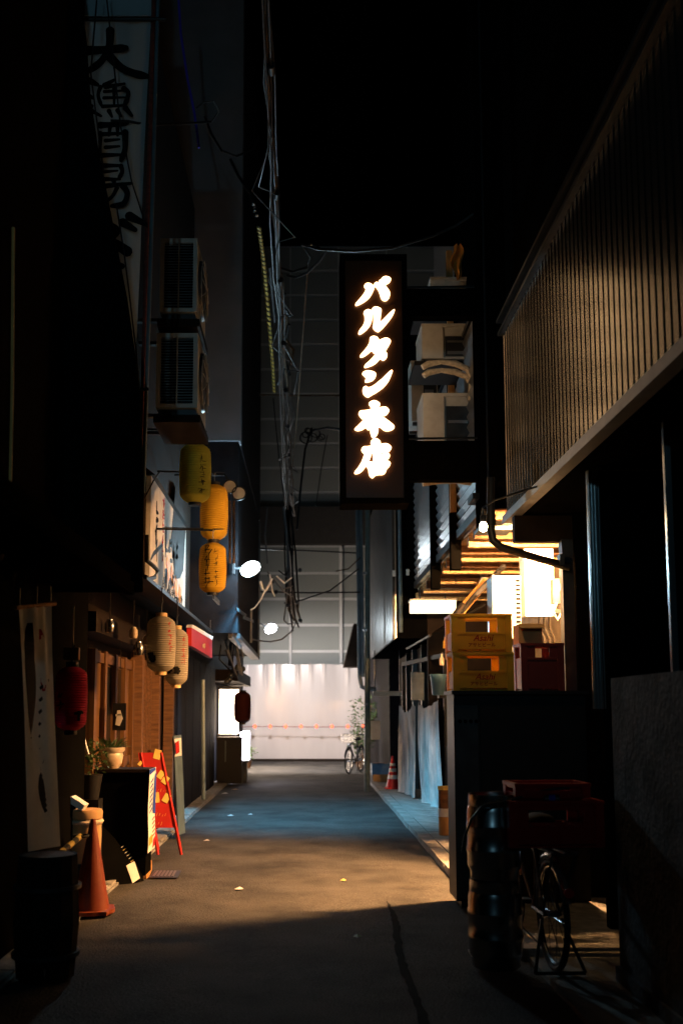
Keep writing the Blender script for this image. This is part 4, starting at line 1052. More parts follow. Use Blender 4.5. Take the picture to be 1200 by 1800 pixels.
for p in ([P(168,-20,7.9),P(180,90,7.9),P(186,150,7.9),P(190,210,7.9)], [P(190,-20,7.9),P(200,90,7.9),P(208,160,7.9),P(215,215,7.9),P(232,320,7.9),P(256,400,7.9)], [P(205,360,7.9),P(218,440,7.9),P(228,520,7.9),P(248,600,7.9)]):
    pass
wl = [([P(172,-20,7.7),P(160,130,7.7),P(182,300,7.7)], 'first'), ([P(186,-20,7.75),P(200,110,7.75),P(212,220,7.75),P(232,320,7.75),P(258,400,7.75)], 'second'), ([P(205,360,7.8),P(218,440,7.8),P(228,520,7.8),P(240,620,7.8),P(246,690,7.8)], 'third')]
labs = ['black wire hanging in front of the banner, leftmost', 'black wire crossing the banner from top centre to its right edge', 'black wire hanging over the lower half of the banner']
for (p, _), lb in zip(wl, labs): tag(obj('hanging_wire', MB().tube(p, .007, 6), 'cable'), lb, 'wire')
p = [P(195,212,7.9), P(225,213,7.95), P(262,220,8.0), P(345,216,9), P(370,214,11)]
tag(obj('hanging_wire', MB().tube(p, .011, 6), 'cable'), 'horizontal cable running right from the banner characters', 'wire')
tag(obj('hanging_wire', MB().tube([P(312,-30,12), P(318,60,12), P(330,140,12), P(342,200,12), P(350,260,12)], .016, 7), 'cableblue'), 'vivid blue cord hanging at the top left beside the grey wall', 'cord')

# ================================================================== LANTERNS
def lantern(label, c, r, h, m, group, marks=(), rz=0.0, capm='black', seed=1):
    t = thing('paper_lantern', label, 'lantern', tuple(c), rz, local=True, group=group)
    prof = []; nr = 26
    def rad(z):
        a = abs(2*z/h)
        return r*(1 - .10*a**2) if a < .72 else r*(1-.10*a**2) - r*.50*((a-.72)/.28)**2.2
    for i in range(nr*2+1):
        z = -h/2 + h*i/(nr*2); prof.append((rad(z) - (.005 if i % 2 == 0 else 0), z))
    obj('paper_shade', MB().lathe(prof, 28), m, t)
    r2 = rad(h/2)
    obj('top_ring', MB().lathe([(r2*.98,h/2-.005),(r2*.98,h/2+.035),(r2*.8,h/2+.035),(r2*.8,h/2)], 20), capm, t)
    obj('bottom_ring', MB().lathe([(r2*.80,-h/2-.03),(r2*.98,-h/2-.03),(r2*.98,-h/2+.005)], 20), capm, t)
    obj('hook', MB().tube([(0,0,h/2+.03),(0,0,h/2+.13),(.02,0,h/2+.16)], .006, 6), 'darksteel', t)
    def onsurf(mb_lines, name, mm):
        mb = MB()
        for pts, wd in mb_lines:
            for i in range(len(pts)-1):
                (a0,z0),(a1,z1) = pts[i], pts[i+1]
                steps = 4
                for k in range(steps):
                    f0, f1 = k/steps, (k+1)/steps
                    A0, A1 = a0+(a1-a0)*f0, a0+(a1-a0)*f1; Z0, Z1 = z0+(z1-z0)*f0, z0+(z1-z0)*f1
                    d = Vector(((A1-A0)*r, Z1-Z0)); d = d.normalized() if d.length > 1e-9 else Vector((1,0)); n = Vector((-d.y, d.x))*wd/2
                    qs = []
                    for (A,Z,s) in ((A0,Z0,1),(A1,Z1,1),(A1,Z1,-1),(A0,Z0,-1)):
                        aa = A + s*n.x/r; zz = Z + s*n.y; rr = rad(max(-h/2,min(h/2,zz)))+.0025
                        qs.append((rr*math.sin(aa), -rr*math.cos(aa), zz))
                    mb.add(qs, [(0,1,2,3)])
        obj(name, mb, mm, t)
    for kind, a0, z0, s, n, mm in marks:
        rnd = random.Random(seed*31+int(a0*10)); L = []
        for i in range(n):
            for pts, wd in brush_char(0, 0, s, rnd):
                L.append(([(a0+x/r, z0-i*s*1.15+z) for x, z in pts], wd*kind))
        onsurf(L, 'brush_marks', mm)
    return t
def lan_px(x0, y0, x1, y1, Y):
    a = P(x0,y0,Y); b = P(x1,y1,Y); return ((a+b)/2, (b.x-a.x)/2, a.z-b.z)
for (bx, Y, m_, lab, mk, rz) in (
    ((316,781,371,884), 10.6, 'lant_y', 'topmost greenish yellow paper lantern under the air conditioners', [(.55,.55,.12,.075,5,'ink')], 0),
    ((352,853,401,949), 11.6, 'lant_o', 'middle amber paper lantern, plain, half behind the topmost one', [], 0),
    ((350,955,398,1042), 11.2, 'lant_o', 'lowest amber paper lantern with dark brush marks', [(.6,-.25,.20,.11,4,'ink'),(.5,.35,.16,.06,6,'ink')], 0)):
    c, r_, h_ = lan_px(*bx, Y)
    t = lantern(lab, c, r_, h_, m_, 'yellow lanterns on the left wall', mk, rz, seed=int(bx[0]))
    top = c.z + h_/2 + .15
    obj('bracket_arm', MB().tube([(0,0,h_/2+.15), (-1.78-c.x, .0, h_/2+.17)], .012, 6), 'black', t)
    obj('stay_wire', MB().tube([(.02,0,h_/2+.16), (.1,.2,h_/2+.2), (-1.78-c.x, .5, h_/2+.28)], .006, 5), 'cable', t)
for (bx, Y, lab) in (((258,1084,309,1181), 9.6, 'nearer cream paper lantern, larger, with a dark mark'), ((290,1106,331,1204), 10.4, 'farther cream paper lantern tucked behind the nearer one')):
    c, r_, h_ = lan_px(*bx, Y)
    t = lantern(lab, c, r_, h_, 'lant_w', 'cream lanterns at the wooden shop', [(2.2,-.55,-.12,.09,1,'ink'),(2.4,.25 if bx[0] > 270 else -.5,-.14,.08,1,'ink'),(.7,.75,.18,.05,5,'inkred')], 0, 'wood', seed=int(bx[0]))
    obj('hang_cord', MB().tube([(0,0,h_/2+.15),(0,0,2.79-c.z if 2.79 > c.z+h_/2+.2 else h_/2+.25)], .006, 5), 'cable', t)
c, r_, h_ = lan_px(99,1172,153,1284, 7.35)
t = lantern('crimson paper lantern hanging beside the white scroll', c, r_, h_, 'lant_r', None, [(2.2,.75,-.12,.07,1,'ink'),(.9,-.5,.02,.06,2,'ink')], 0, 'black', 9)
obj('hang_cord', MB().tube([(0,0,h_/2+.15),(0,0,h_/2+.45)], .006, 5), 'cable', t)
obj('top_tag', box((-.06,-.02,h_/2+.05),(.05,.02,h_/2+.14)), 'woodp', t)
c, r_, h_ = lan_px(411,1216,441,1271, 21.8)
t = lantern('dark unlit lantern silhouetted against the far white sheet', c, r_, h_, 'lant_d', None, [], 0, 'black', 4)
obj('bracket_arm', MB().tube([(0,0,h_/2+.15), (-.62,0,h_/2+.17)], .014, 6), 'black', t)

# ================================================================== WHITE SCROLL BANNER AT THE LEFT EDGE
YW = 6.2
A, B = P(50,1497,YW-.2), P(106,1487,YW+.2); C, Dd = P(33,1068,YW-.2), P(91,1062,YW+.2)
def scf(a, b, off=0.0):
    q = A.lerp(B, a).lerp(C.lerp(Dd, a), b)
    fold = .012*math.sin(a*9+b*3)*(.3+b) + .010*math.sin(a*20)*b**2
    return q + Vector((fold - off*.4, -fold*.4 - off, 0))
t = thing('hanging_scroll', 'tall off white cloth scroll with black ink figures at far left', 'banner', tuple(A.lerp(B,.5)))
obj('cloth', MB().grid(scf, 16, 40), 'clothw', t)
obj('top_rod', MB().tube([scf(-.1,1.0), scf(1.1,1.0)], .012, 8), 'woodp', t)
for a in (.02,.5,.98): obj('cord', MB().tube([scf(a,1.0), scf(a,1.0)+Vector((0,0,.12))], .004, 5), 'cable', t)
def on_scroll(poly, name, mm='ink'):
    mb = MB(); n = len(poly); mb.add([scf(x, y, .004) for x, y in poly], [tuple(range(n))]); obj(name, mb, mm, t)
def quadstroke(pts, wd, name, mm='ink'):
    mb = MB()
    for i in range(len(pts)-1):
        (x0,y0),(x1,y1) = pts[i], pts[i+1]; k = max(2, int(abs(y1-y0)/.02))
        for j in range(k):
            f0, f1 = j/k, (j+1)/k
            t0, t1 = (i+f0)/(len(pts)-1), (i+f1)/(len(pts)-1)
            w0, w1 = wd*(.3+math.sin(math.pi*t0)), wd*(.3+math.sin(math.pi*t1))
            ax, ay = x0+(x1-x0)*f0, y0+(y1-y0)*f0; bx_, by_ = x0+(x1-x0)*f1, y0+(y1-y0)*f1
            mb.add([scf(ax-w0/2,ay,.004), scf(ax+w0/2,ay,.004), scf(bx_+w1/2,by_,.004), scf(bx_-w1/2,by_,.004)], [(0,1,2,3)])
    obj(name, mb, mm, t)
quadstroke([(.34,.93),(.26,.78),(.28,.62),(.24,.45)], .26, 'ink_figure')
quadstroke([(.58,.90),(.66,.78),(.62,.64)], .20, 'ink_figure', 'inkred')
quadstroke([(.66,.36),(.64,.25),(.66,.12)], .40, 'ink_figure')
quadstroke([(.42,.40),(.28,.33),(.30,.22),(.22,.12)], .08, 'ink_figure')
rnd = random.Random(5)
for i in range(6):
    y = .68 - i*.05
    quadstroke([(.82-.02*i,y+.02),(.86-.02*i,y-.018)], .10, 'leaf_mark'); quadstroke([(.60-.02*i,y-.012),(.54-.02*i,y-.035)], .08, 'leaf_mark')
for i in range(5): quadstroke([(.26,.47-i*.045),(.22,.44-i*.045)], .10, 'brush_mark')
for i in range(9):
    y = .030+.0045*i; quadstroke([(.12+.09*i,y+.012),(.16+.09*i,y-.008)], .05, 'brush_mark'); quadstroke([(.10+.09*i,y+.004),(.18+.09*i,y+.006)], .02, 'brush_mark')

# things below and beside the scroll
q = P(82,1500,6.1)
t = thing('wooden_barrel', 'dark wooden barrel under the white scroll', 'barrel', (q.x, 6.15, 0))
nz = q.z
for k in range(14):
    a0, a1 = 2*math.pi*k/14+.01, 2*math.pi*(k+1)/14-.01
    mb = MB(); pr = [(.17,.03),(.195,nz*.45),(.175,nz-.01)]
    vs_ = [(q.x+r_*math.cos(a), 6.15+r_*math.sin(a), z) for r_, z in pr for a in (a0, a1)]
    vi_ = [(q.x+(r_-.02)*math.cos(a), 6.15+(r_-.02)*math.sin(a), z) for r_, z in pr for a in (a0, a1)]
    mb.add(vs_+vi_, [(0,1,3,2),(2,3,5,4),(7,6,8,9),(9,8,10,11),(4,5,11,10),(0,2,8,6),(2,4,10,8),(1,7,9,3),(3,9,11,5),(0,6,7,1)]); obj('stave', mb, 'darkbrown', t)
for z in (.15, nz*.72): obj('hoop', MB().lathe([(.20,z),(.20,z+.025)], 24, (q.x,6.15,0)), 'darksteel', t)
obj('lid', MB().lathe([(.01,nz-.03),(.165,nz-.03),(.165,nz-.012),(.01,nz-.012)], 20, (q.x,6.15,0)), 'joist', t)
# striped bar
t = thing('striped_bar', 'yellow and black striped barrier bar leaning by the orange cone', 'barrier bar', tuple(P(70,1530,6.9)))
pa, pb_ = P(62,1536,6.7), P(142,1470,7.5)
for i in range(10):
    obj('stripe', MB().tube([pa.lerp(pb_, i/10), pa.lerp(pb_, (i+1)/10-.002)], .022, 8), 'yellowstripe' if i % 2 else 'rubber', t)
obj('end_ring', MB().torus(tuple(pb_+Vector((0,.02,0))), .05, .012, 'z', 16, 6), 'rubber', t)
# straw wrapped sake cask with marks and bundle on top
q = PZ(150,1560); q = Vector((P(150,1500,8.4).x, 8.4, 0)); zt_ = P(150,1422,8.4).z; zb_ = P(150,1515,8.4).z
t = thing('sake_cask', 'straw coloured cask with black brush marks behind the orange cone', 'cask', (q.x, q.y, 0))
rr = .125
obj('cask', MB().lathe([(rr*.9,zb_),(rr,zb_+.03),(rr*1.03,(zb_+zt_)/2),(rr,zt_-.08),(rr*.8,zt_-.075)], 24, (q.x,q.y,0)), 'cardboard', t)
obj('rope_band', MB().torus((q.x,q.y,zt_-.1), rr*1.02, .02, 'z', 24, 6), 'wrap', t)
obj('lid', MB().lathe([(rr*1.08,zt_-.075),(rr*1.1,zt_-.02),(rr*1.0,zt_),(.01,zt_)], 24, (q.x,q.y,0)), 'cardboard', t)
mk = MB(); rnd = random.Random(3)
for pts, wd in brush_char(.35, (zb_+zt_)/2, .20, rnd)+brush_char(.35, (zb_+zt_)/2-.14, .18, rnd):
    for i in range(len(pts)-1):
        (x0,z0),(x1,z1) = pts[i], pts[i+1]
        qs = []
        for (x,z,s) in ((x0,z0,1),(x1,z1,1),(x1,z1,-1),(x0,z0,-1)):
            an = .6+(x-.35)/rr; zz = max(zb_+.03, min(zt_-.12, z+s*wd*.5)); qs.append((q.x+rr*1.045*math.sin(an), q.y-rr*1.045*math.cos(an), zz))
        mk.add(qs, [(0,1,2,3)])
obj('brush_marks', mk, 'ink', t)
obj('stand', box((q.x-.12,q.y-.12,.03),(q.x+.12,q.y+.12,zb_-.002)), 'black', t)
q3 = P(136,1412,8.3)
tag(obj('folded_paper', MB().bar(P(124,1402,8.3), P(150,1419,8.3), .16, .05), 'paper'), 'folded pale paper lying on top of the straw cask', 'paper')

# dark counter with pot, posters
cf = PZ(215,1540)
xL, xR, yN = P(178,1400,9.6).x, P(258,1400,9.6).x, 9.6
zct = P(220,1352,9.6).z
t = thing('black_counter', 'black counter box standing before the wooden door', 'counter', ((xL+xR)/2, 9.9, 0))
obj('body', box((xL-.3, yN, .06), (xR, yN+.34, zct-.03)), 'matte_black', t)
obj('top', box((xL-.32, yN-.02, zct-.03), (xR+.02, yN+.36, zct)), 'darkbrown', t)
obj('kick_board', box((xL-.28, yN+.02, .032), (xR-.02, yN+.32, .059)), 'joist', t)
q = P(196,1352,9.77)
t = thing('glazed_pot', 'cream glazed pot with a dark plant on the black counter', 'flower pot', (q.x, 9.77, zct))
obj('pot', MB().lathe([(.07,0),(.10,.05),(.115,.12),(.105,.145),(.125,.17),(.13,.20),(.11,.20),(.10,.16)], 24, (q.x,9.77,zct)), 'pot', t)
mb = MB(); rnd = random.Random(2)
for i in range(60):
    a = rnd.uniform(0,6.28); l = rnd.uniform(.05,.16); b = Vector((q.x+math.cos(a)*.07*rnd.random(), 9.77+math.sin(a)*.07*rnd.random(), zct+.17)); tip = b + Vector((math.cos(a)*l, math.sin(a)*l, rnd.uniform(.02,.14)))
    s = Vector((-math.sin(a),math.cos(a),.3))*.012; mid = b.lerp(tip,.5)+Vector((0,0,.02)); mb.add([b, mid+s, tip, mid-s], [(0,1,2,3)])
o = obj('foliage', mb, 'leaf', t); o['kind'] = 'stuff'
q = P(160,1330,9.3)
t = thing('dark_shrub', 'dark potted shrub in shadow below the crimson lantern', 'plant', (q.x, 9.3, zct-.3))
obj('pot', MB().lathe([(.08,0),(.11,.2),(.115,.22),(.09,.22)], 18, (q.x,9.3,zct-.25)), 'black', t)
obj('pot_stand', box((q.x-.1,9.2,.03),(q.x+.1,9.4,zct-.252)), 'black', t)
mb = MB()
for i in range(220):
    c = Vector((rnd.gauss(0,.09), rnd.gauss(0,.09), rnd.gauss(.02,.08))); b = Vector((q.x,9.3,zct+.10))+c; d = Vector((rnd.uniform(-1,1),rnd.uniform(-1,1),rnd.uniform(-.3,1))).normalized()*.05; s = d.cross(Vector((rnd.random(),rnd.random(),1))).normalized()*.015
    mb.add([b, b+d*.5+s, b+d, b+d*.5-s], [(0,1,2,3)])
o = obj('foliage', mb, 'leaf', t); o['kind'] = 'stuff'
q0_, q1_ = P(146,1296,9.0), P(158,1327,9.0)
tag(obj('price_card', MB().bar(P(147,1297,9.0), P(155,1326,9.0), .045, .02), 'paper'), 'small white card dangling below the crimson lantern', 'card')
# dark poster on the door
a = P(199,1236,10.0); b = P(221,1284,10.0)
t = thing('door_poster', 'dark framed poster with a pale figure on the wooden door', 'poster', tuple(a))
obj('backing', box((a.x, 10.0, b.z), (b.x, 10.02, a.z)), 'black', t)
obj('print', strokes([([(.05,.05),(.07,.12),(.06,.20)], .045), ([(.03,.15),(.09,.16)], .02)], (a.x, 9.996, b.z), (1,0,0), (0,0,1), .002), 'paper', t)
obj('cord', MB().tube([((a.x+b.x)/2,10.01,a.z), ((a.x+b.x)/2,10.01,2.35)], .003, 5), 'cable', t)

# nobori style strip poster on the counter corner
xa, xb = P(257,1355,10.55), P(269,1495,10.55)
t = thing('strip_poster', 'narrow blue and white printed strip poster before the red board', 'poster', (xa.x, 10.55, .1))
pw = .11
xq_ = xR+.026; zq0, zq1 = P(262,1494,9.8).z, P(262,1350,9.8).z
cA, cB, cC, cD = Vector((xq_,9.56,zq0)), Vector((xq_,9.98,zq0)), Vector((xq_,9.56,zq1)), Vector((xq_,9.98,zq1))
def pf(a, b, o_=0.0):
    q = cA.lerp(cB,a).lerp(cC.lerp(cD,a), b); return q + Vector((o_ + .004*math.sin(b*9), 0, 0))
obj('sheet', MB().grid(pf, 4, 20), 'paper', t)
def pq(x0,y0,x1,y1,x2,y2,x3,y3,name,mm): obj(name, MB().add([pf(x0,y0,.004),pf(x1,y1,.004),pf(x2,y2,.004),pf(x3,y3,.004)], [(0,1,2,3)]), mm, t)
pq(.0,.93,.9,.97,.9,1,.0,1,'print_block','inkblue')
for i in range(7): pq(.15,.82-i*.06,.55,.86-i*.06,.55,.89-i*.06,.15,.84-i*.06,'print_mark','inkblue')
pq(.6,.45,1,.42,1,.95,.72,.9,'print_block','inkblue')
pq(.05,.08,.55,.10,.55,.20,.05,.18,'print_block','inkorange'); pq(.6,.02,1,.04,1,.16,.65,.12,'print_block','inkred')
for i in range(5): pq(.5,.16+i*.05,.9,.18+i*.05,.9,.20+i*.05,.5,.175+i*.05,'print_mark','inkred')

# red A-board with notes
t = thing('menu_board', 'red A frame menu board with small yellow notes stuck on it', 'sign board', tuple(PZ(285,1490)))
yb_ = 11.3
b0, b1, u0, u1 = P(262,1455,yb_), P(311,1455,yb_), P(243,1323,yb_+.12), P(282,1323,yb_+.12)
nrm = (b1-b0).cross(u0-b0).normalized(); nrm = nrm if nrm.y < 0 else -nrm
obj('panel', MB().prism([b0,b1,u1,u0], -nrm*.025), 'redboard', t)
for a_, c_ in ((P(278,1497,yb_-.05), P(248,1323,yb_+.12)), (P(319,1483,yb_-.05), P(283,1323,yb_+.12))):
    obj('leg', MB().bar(Vector((a_.x,a_.y,.02)), c_, .022, .025), 'redboard', t)
    obj('rear_leg', MB().bar(Vector((a_.x-.06,a_.y+.42,.02)), c_+Vector((0,.03,0)), .022, .025), 'redboard', t)
def onb(px, py): 
    d = ray(px, py); o_ = Vector((0,0,EYE)); tt_ = (b0-o_).dot(nrm)/d.dot(nrm); return o_ + d*tt_
for i, (px, py, s, an) in enumerate(((277,1326,12,15),(283,1362,10,35),(291,1371,10,35),(274,1402,13,-5),(293,1403,11,30),(247,1342,6,40))):
    hw = s*.5; c = []
    for dx, dy in ((-hw,-s*.7),(hw,-s*.7),(hw,s*.7),(-hw,s*.7)):
        ca, sa = math.cos(R(an)), math.sin(R(an)); c.append(onb(px+dx*ca-dy*sa, py+dx*sa+dy*ca) + nrm*(.004+.001*i))
    obj('note', MB().prism(c, nrm*.002), 'note', t)
for (px, py) in ((285,1392),(283,1434),(276,1450)):
    rnd = random.Random(px); L = []
    for k in range(4): 
        a_ = onb(px-8+k*5, py+rnd.uniform(-2,2))+nrm*.003; b_ = onb(px-6+k*5, py-4+rnd.uniform(-2,2))+nrm*.003
        L.append((a_, b_))
    mb = MB()
    for a_, b_ in L: mb.bar(a_, b_, .006, .002)
    obj('chalk_mark', mb, 'note', t)
# leaning blue grey board
q = PZ(318,1466)
t = thing('leaning_board', 'tall grey blue board leaning behind the red menu board', 'board', tuple(q))
p4 = [P(314,1468,12.6), P(326,1464,12.9), P(319,1292,12.9), P(305,1294,12.7)]
obj('board', MB().prism(p4, (-.02,.03,0)), 'bluepipe', t)
obj('printed_top', MB().prism([P(307,1330,12.66), P(319,1328,12.86), P(318,1297,12.86), P(306,1299,12.68)], (.006,-.01,0)), 'paper', t)
obj('print_mark', MB().prism([P(309,1326,12.65), P(315,1322,12.72), P(314,1302,12.72), P(308,1306,12.66)], (.008,-.014,0)), 'inkred', t)
# leaning black easel board with white tag
q = PZ(232,1553)
t = thing('black_easel', 'black leaning board with chalk lines and a white label', 'sign board', tuple(q))
yq = q.y
e0, e1, e2, e3 = P(150,1572,yq-.3), P(248,1550,yq), P(212,1432,yq+.25), P(180,1440,yq+.1)
obj('panel', MB().prism([e0,e1,e2,e3], (.02,.05,0)), 'matte_black', t)
en = (e1-e0).cross(e3-e0).normalized(); en = en if en.y < 0 else -en
def one(px, py, o_=.004):
    d = ray(px, py); o0 = Vector((0,0,EYE)); tt_ = (e0-o0).dot(en)/d.dot(en); return o0 + d*tt_ + en*o_
obj('white_label', MB().prism([one(222,1522), one(236,1514), one(246,1544), one(233,1553)], en*.003), 'paper', t)
for i in range(6): obj('chalk_mark', MB().bar(one(213+i*3.4,1490+i*5), one(219+i*3.2,1486+i*5), .010, .003), 'note' if i in (1,5) else 'paper', t)
obj('top_handle', MB().tube([one(193,1440,.01), one(200,1433,.02), one(210,1431,.01)], .006, 6), 'paper', t)
obj('foot_block', MB().bar(P(252,1545,yq+.2), P(262,1520,yq+.5), .06, .10), 'woodp', t)
# cardboard on the ground + drain grate + litter
t = thing('drain_grate', 'small steel drain grate set in the road at left', 'grate', tuple(PZ(300,1535)))
g4 = [PZ(268,1541,.026), PZ(308,1541,.026), PZ(313,1531,.026), PZ(276,1531,.026)]
for i in range(6):
    f0, f1 = i/6, (i+.55)/6
    obj('bar', MB().prism([g4[0].lerp(g4[1],f0), g4[0].lerp(g4[1],f1), g4[3].lerp(g4[2],f1), g4[3].lerp(g4[2],f0)], (0,0,.006)), 'galv', t)
obj('frame', MB().prism([g4[0]-Vector((.03,.05,.004)), g4[1]+Vector((.03,-.05,-.004)), g4[2]+Vector((.03,.05,-.004)), g4[3]+Vector((-.03,.05,-.004))], (0,0,.003)), 'darksteel', t)
for i, (px, py, s, m_, lb) in enumerate(((603,1548,.03,'note','pale yellow leaf on the warm lit road'),(628,1647,.035,'leaf','green leaf on the dark near road'),(405,1434,.05,'paper','white scrap left of the road, left of a pair'),(440,1432,.04,'paper','white scrap in the road, right of a pair'),(363,1478,.04,'paper','small scrap by the left kerb near the red board'),(420,1563,.04,'paper','faint scrap in the centre left of the warm road'),(395,1395,.07,'paper','crumpled scrap below the dark far sign'),(413,1388,.08,'cardboard','brown scrap below the dark far sign'))):
    q = PZ(px, py, .022); rnd = random.Random(i); mb = MB()
    mb.add([q+Vector((-s,0,.001)), q+Vector((0,-s*1.3,.008)), q+Vector((s,.2*s,.003)), q+Vector((.1*s,s*1.2,.014)), q+Vector((0,0,.012))], [(0,1,4),(1,2,4),(2,3,4),(3,0,4)])
    tag(obj('fallen_leaf' if m_ in ('leaf','note') else 'litter_scrap', mb, m_, None, False), lb, 'leaf' if m_ in ('leaf','note') else 'litter')

# ================================================================== SIGN BOARD ON THE LEFT WALL (printed pictures and brush words)
XS = -1.72
ya_, yb2 = PX(265,900,XS).y, PX(326,1000,XS).y
z0_, z1_ = PX(265,1034,XS).z, PX(266,836,XS).z
t = thing('wall_signboard', 'long cream signboard with brush paintings on the left wall', 'sign board', (XS, (ya_+yb2)/2, z0_))
obj('board', box((XS-.05, ya_, z0_), (XS, yb2, z1_)), 'clothw', t)
obj('lower_ledge', box((XS-.05, ya_-.05, z0_-.05), (XS+.03, yb2+.05, z0_-.002)), 'darkbrown', t)
obj('upper_hood', MB().prism([(XS-.05,ya_-.05,z1_+.001),(XS+.05,ya_-.05,z1_+.001),(XS-.05,ya_-.05,z1_+.08)], (0,yb2-ya_+.1,0)), 'black', t)
rnd = random.Random(12); H_ = z1_-z0_; L_ = yb2-ya_
def wmark(lines, name, mm): obj(name, strokes(lines, (XS+.001, ya_, z0_), (0,1,0), (0,0,1), .003), mm, t)
for i in range(5): wmark(brush_char(.95, H_*.93-i*.16, .15, rnd), 'red_character', 'inkred')
for i in range(3): wmark(brush_char(.45, H_*.72-i*.2, .22, rnd), 'brush_character', 'ink')
wmark([([(.9,H_*.5),(.6,H_*.42),(.25,H_*.33),(.05,H_*.25)], .04)], 'brush_line', 'ink')
for i in range(7): wmark(brush_char(1.25+.33*(i % 4), H_*.58-(i//4)*.36-.05*(i%3), .36, rnd), 'brush_character', 'ink')
for i in range(4): wmark([([(1.3+i*.38,H_*.40-.07*i),(1.45+i*.38,H_*.34-.07*i),(1.5+i*.38,H_*.22-.05*i)], .16)], 'orange_figure', 'inkorange')
for i in range(16): wmark(brush_char(1.0+.12*i, H_*.11+.03*math.sin(i), .12, rnd), 'brush_character', 'ink')
wmark([([(1.8,H_*.95),(2.2,H_*.8),(2.6,H_*.82),(3.0,H_*.72)], .9)], 'dark_picture', 'darkbrown')
# rubber hose loop beside the board
tag(obj('rubber_hose', MB().tube([PX(258,940,-1.6), PX(258,985,-1.6), PX(270,995,-1.6), PX(277,1003,-1.6), PX(272,1015,-1.6), PX(258,1019,-1.6)], .022, 8), 'rubber'), 'black hose loop at the lower left of the cream signboard', 'hose')
tag(obj('hanging_wire', MB().tube([P(282,828,10.2), P(270,845,10.2), P(252,880,10.2), P(230,930,9)], .008, 6), 'cable'), 'black wire slanting across the top of the cream signboard', 'wire')
# small red lit shop sign
t = thing('red_shop_sign', 'small red box sign with white top edge on the left', 'sign', tuple(PX(355,1128,-1.45)))
c4 = [PX(337,1135,-1.42), PX(373,1157,-1.42), PX(373,1125,-1.42), PX(337,1103,-1.42)]
obj('body', MB().prism(c4, (-.06,0,0)), 'redboard', t)
obj('top_edge', MB().prism([PX(337,1103,-1.415), PX(373,1125,-1.415), PX(375,1119,-1.415), PX(339,1098,-1.415)], (-.07,0,0)), 'white', t)
u_ = (c4[1]-c4[0]); v_ = (c4[3]-c4[0])
obj('brush_marks', strokes(brush_char(.55,.5,.35,random.Random(3)), c4[0]+Vector((.001,0,0)), u_, v_, .003), 'note', t)
obj('hanger', MB().tube([c4[2]+Vector((-.03,0,0)), c4[2]+Vector((-.03,0,.3))], .01, 6), 'darksteel', t)
# pendant bulbs and small bottles under the eave
for i, (px, py, s) in enumerate(((193,1100,.045),(235,1112,.04),(244,1140,.05),(258,1125,.035))):
    q = P(px, py, 9.0+.2*i); t = thing('glass_float', ('hanging glass jar left of the cream lanterns','small hanging jar left of the nearer cream lantern','low hanging jar touching the nearer cream lantern','tiny hanging jar behind the nearer cream lantern')[i], 'jar', tuple(q))
    obj('jar', MB().lathe([(.01,-s*1.4),(s*.8,-s*1.3),(s,-s*.5),(s,s*.5),(s*.6,s),(s*.6,s*1.3),(s*.5,s*1.3)], 14, tuple(q)), 'pot' if i % 2 else 'steel', t)
    obj('cord', MB().tube([q+Vector((0,0,s*1.3)), q+Vector((0,0,s*1.3+.25))], .004, 5), 'cable', t)
# spot lamp housings by the second lantern
t = thing('spot_fitting', 'dark twin spotlight fitting right of the yellow lanterns', 'spotlight', tuple(P(408,858,13)))
for (px, py) in ((404,855),(420,867)):
    q = P(px,py,13.0); obj('housing', MB().lathe([(.03,.12),(.09,.06),(.10,0),(.085,0),(.07,.03)], 16, tuple(q), 'y'), 'black', t); obj('lens', MB().lathe([(.01,.0),(.08,.005),(.08,.012)], 16, tuple(q), 'y'), 'acwhite', t)
obj('bracket', MB().tube([P(404,850,13.1), P(395,835,13.1), P(370,835,13.1), Vector((-1.78,13.1,P(370,835,13.1).z))], .015, 6), 'black', t)
for i, px in enumerate((404, 411)):
    tag(obj('wall_conduit', MB().tube([P(px,880,13.6), P(px,990,13.6)], .018, 8), 'cablebrown'), ('left','right')[i]+' of two thin conduits below the twin spotlight', 'pipe')
tag(obj('noren_pole', MB().tube([P(357,1195,13.8), P(358,1405,13.8)], .028, 8), 'bluepipe'), 'slim blue pole standing left of the far dark shops', 'pole')

# ================================================================== FAR LEFT SHOP THINGS
t = thing('standing_sign', 'glowing white standing sign box at the far left', 'sign', tuple(PZ(430,1375)))
a = P(425,1286,22.6); b = P(437,1335,22.6)
obj('lit_face', box((a.x, 22.2, b.z), (b.x, 23.0, a.z)), 'standglow', t)
obj('frame', box((a.x-.02, 22.17, b.z-.05), (b.x+.015, 23.03, b.z-.001)), 'darksteel', t)
obj('stand', box((a.x+.03, 22.4, .03), (b.x-.03, 22.8, b.z-.051)), 'darksteel', t)
a = P(398,1298,21.9); b = P(425,1372,21.9)
t = thing('dark_display', 'black display cabinet in front of the glowing standing sign', 'cabinet', (a.x+.17, 22, 0))
obj('body', box((a.x-.2, 21.9, .04), (b.x, 22.14, a.z)), 'black', t)
obj('side_strip', box((a.x-.03, 21.89, b.z+.4), (a.x-.005, 21.899, a.z-.05)), 'bluepipe', t)
obj('top', box((a.x-.22, 21.88, a.z+.001), (b.x+.02, 22.16, a.z+.03)), 'black', t)

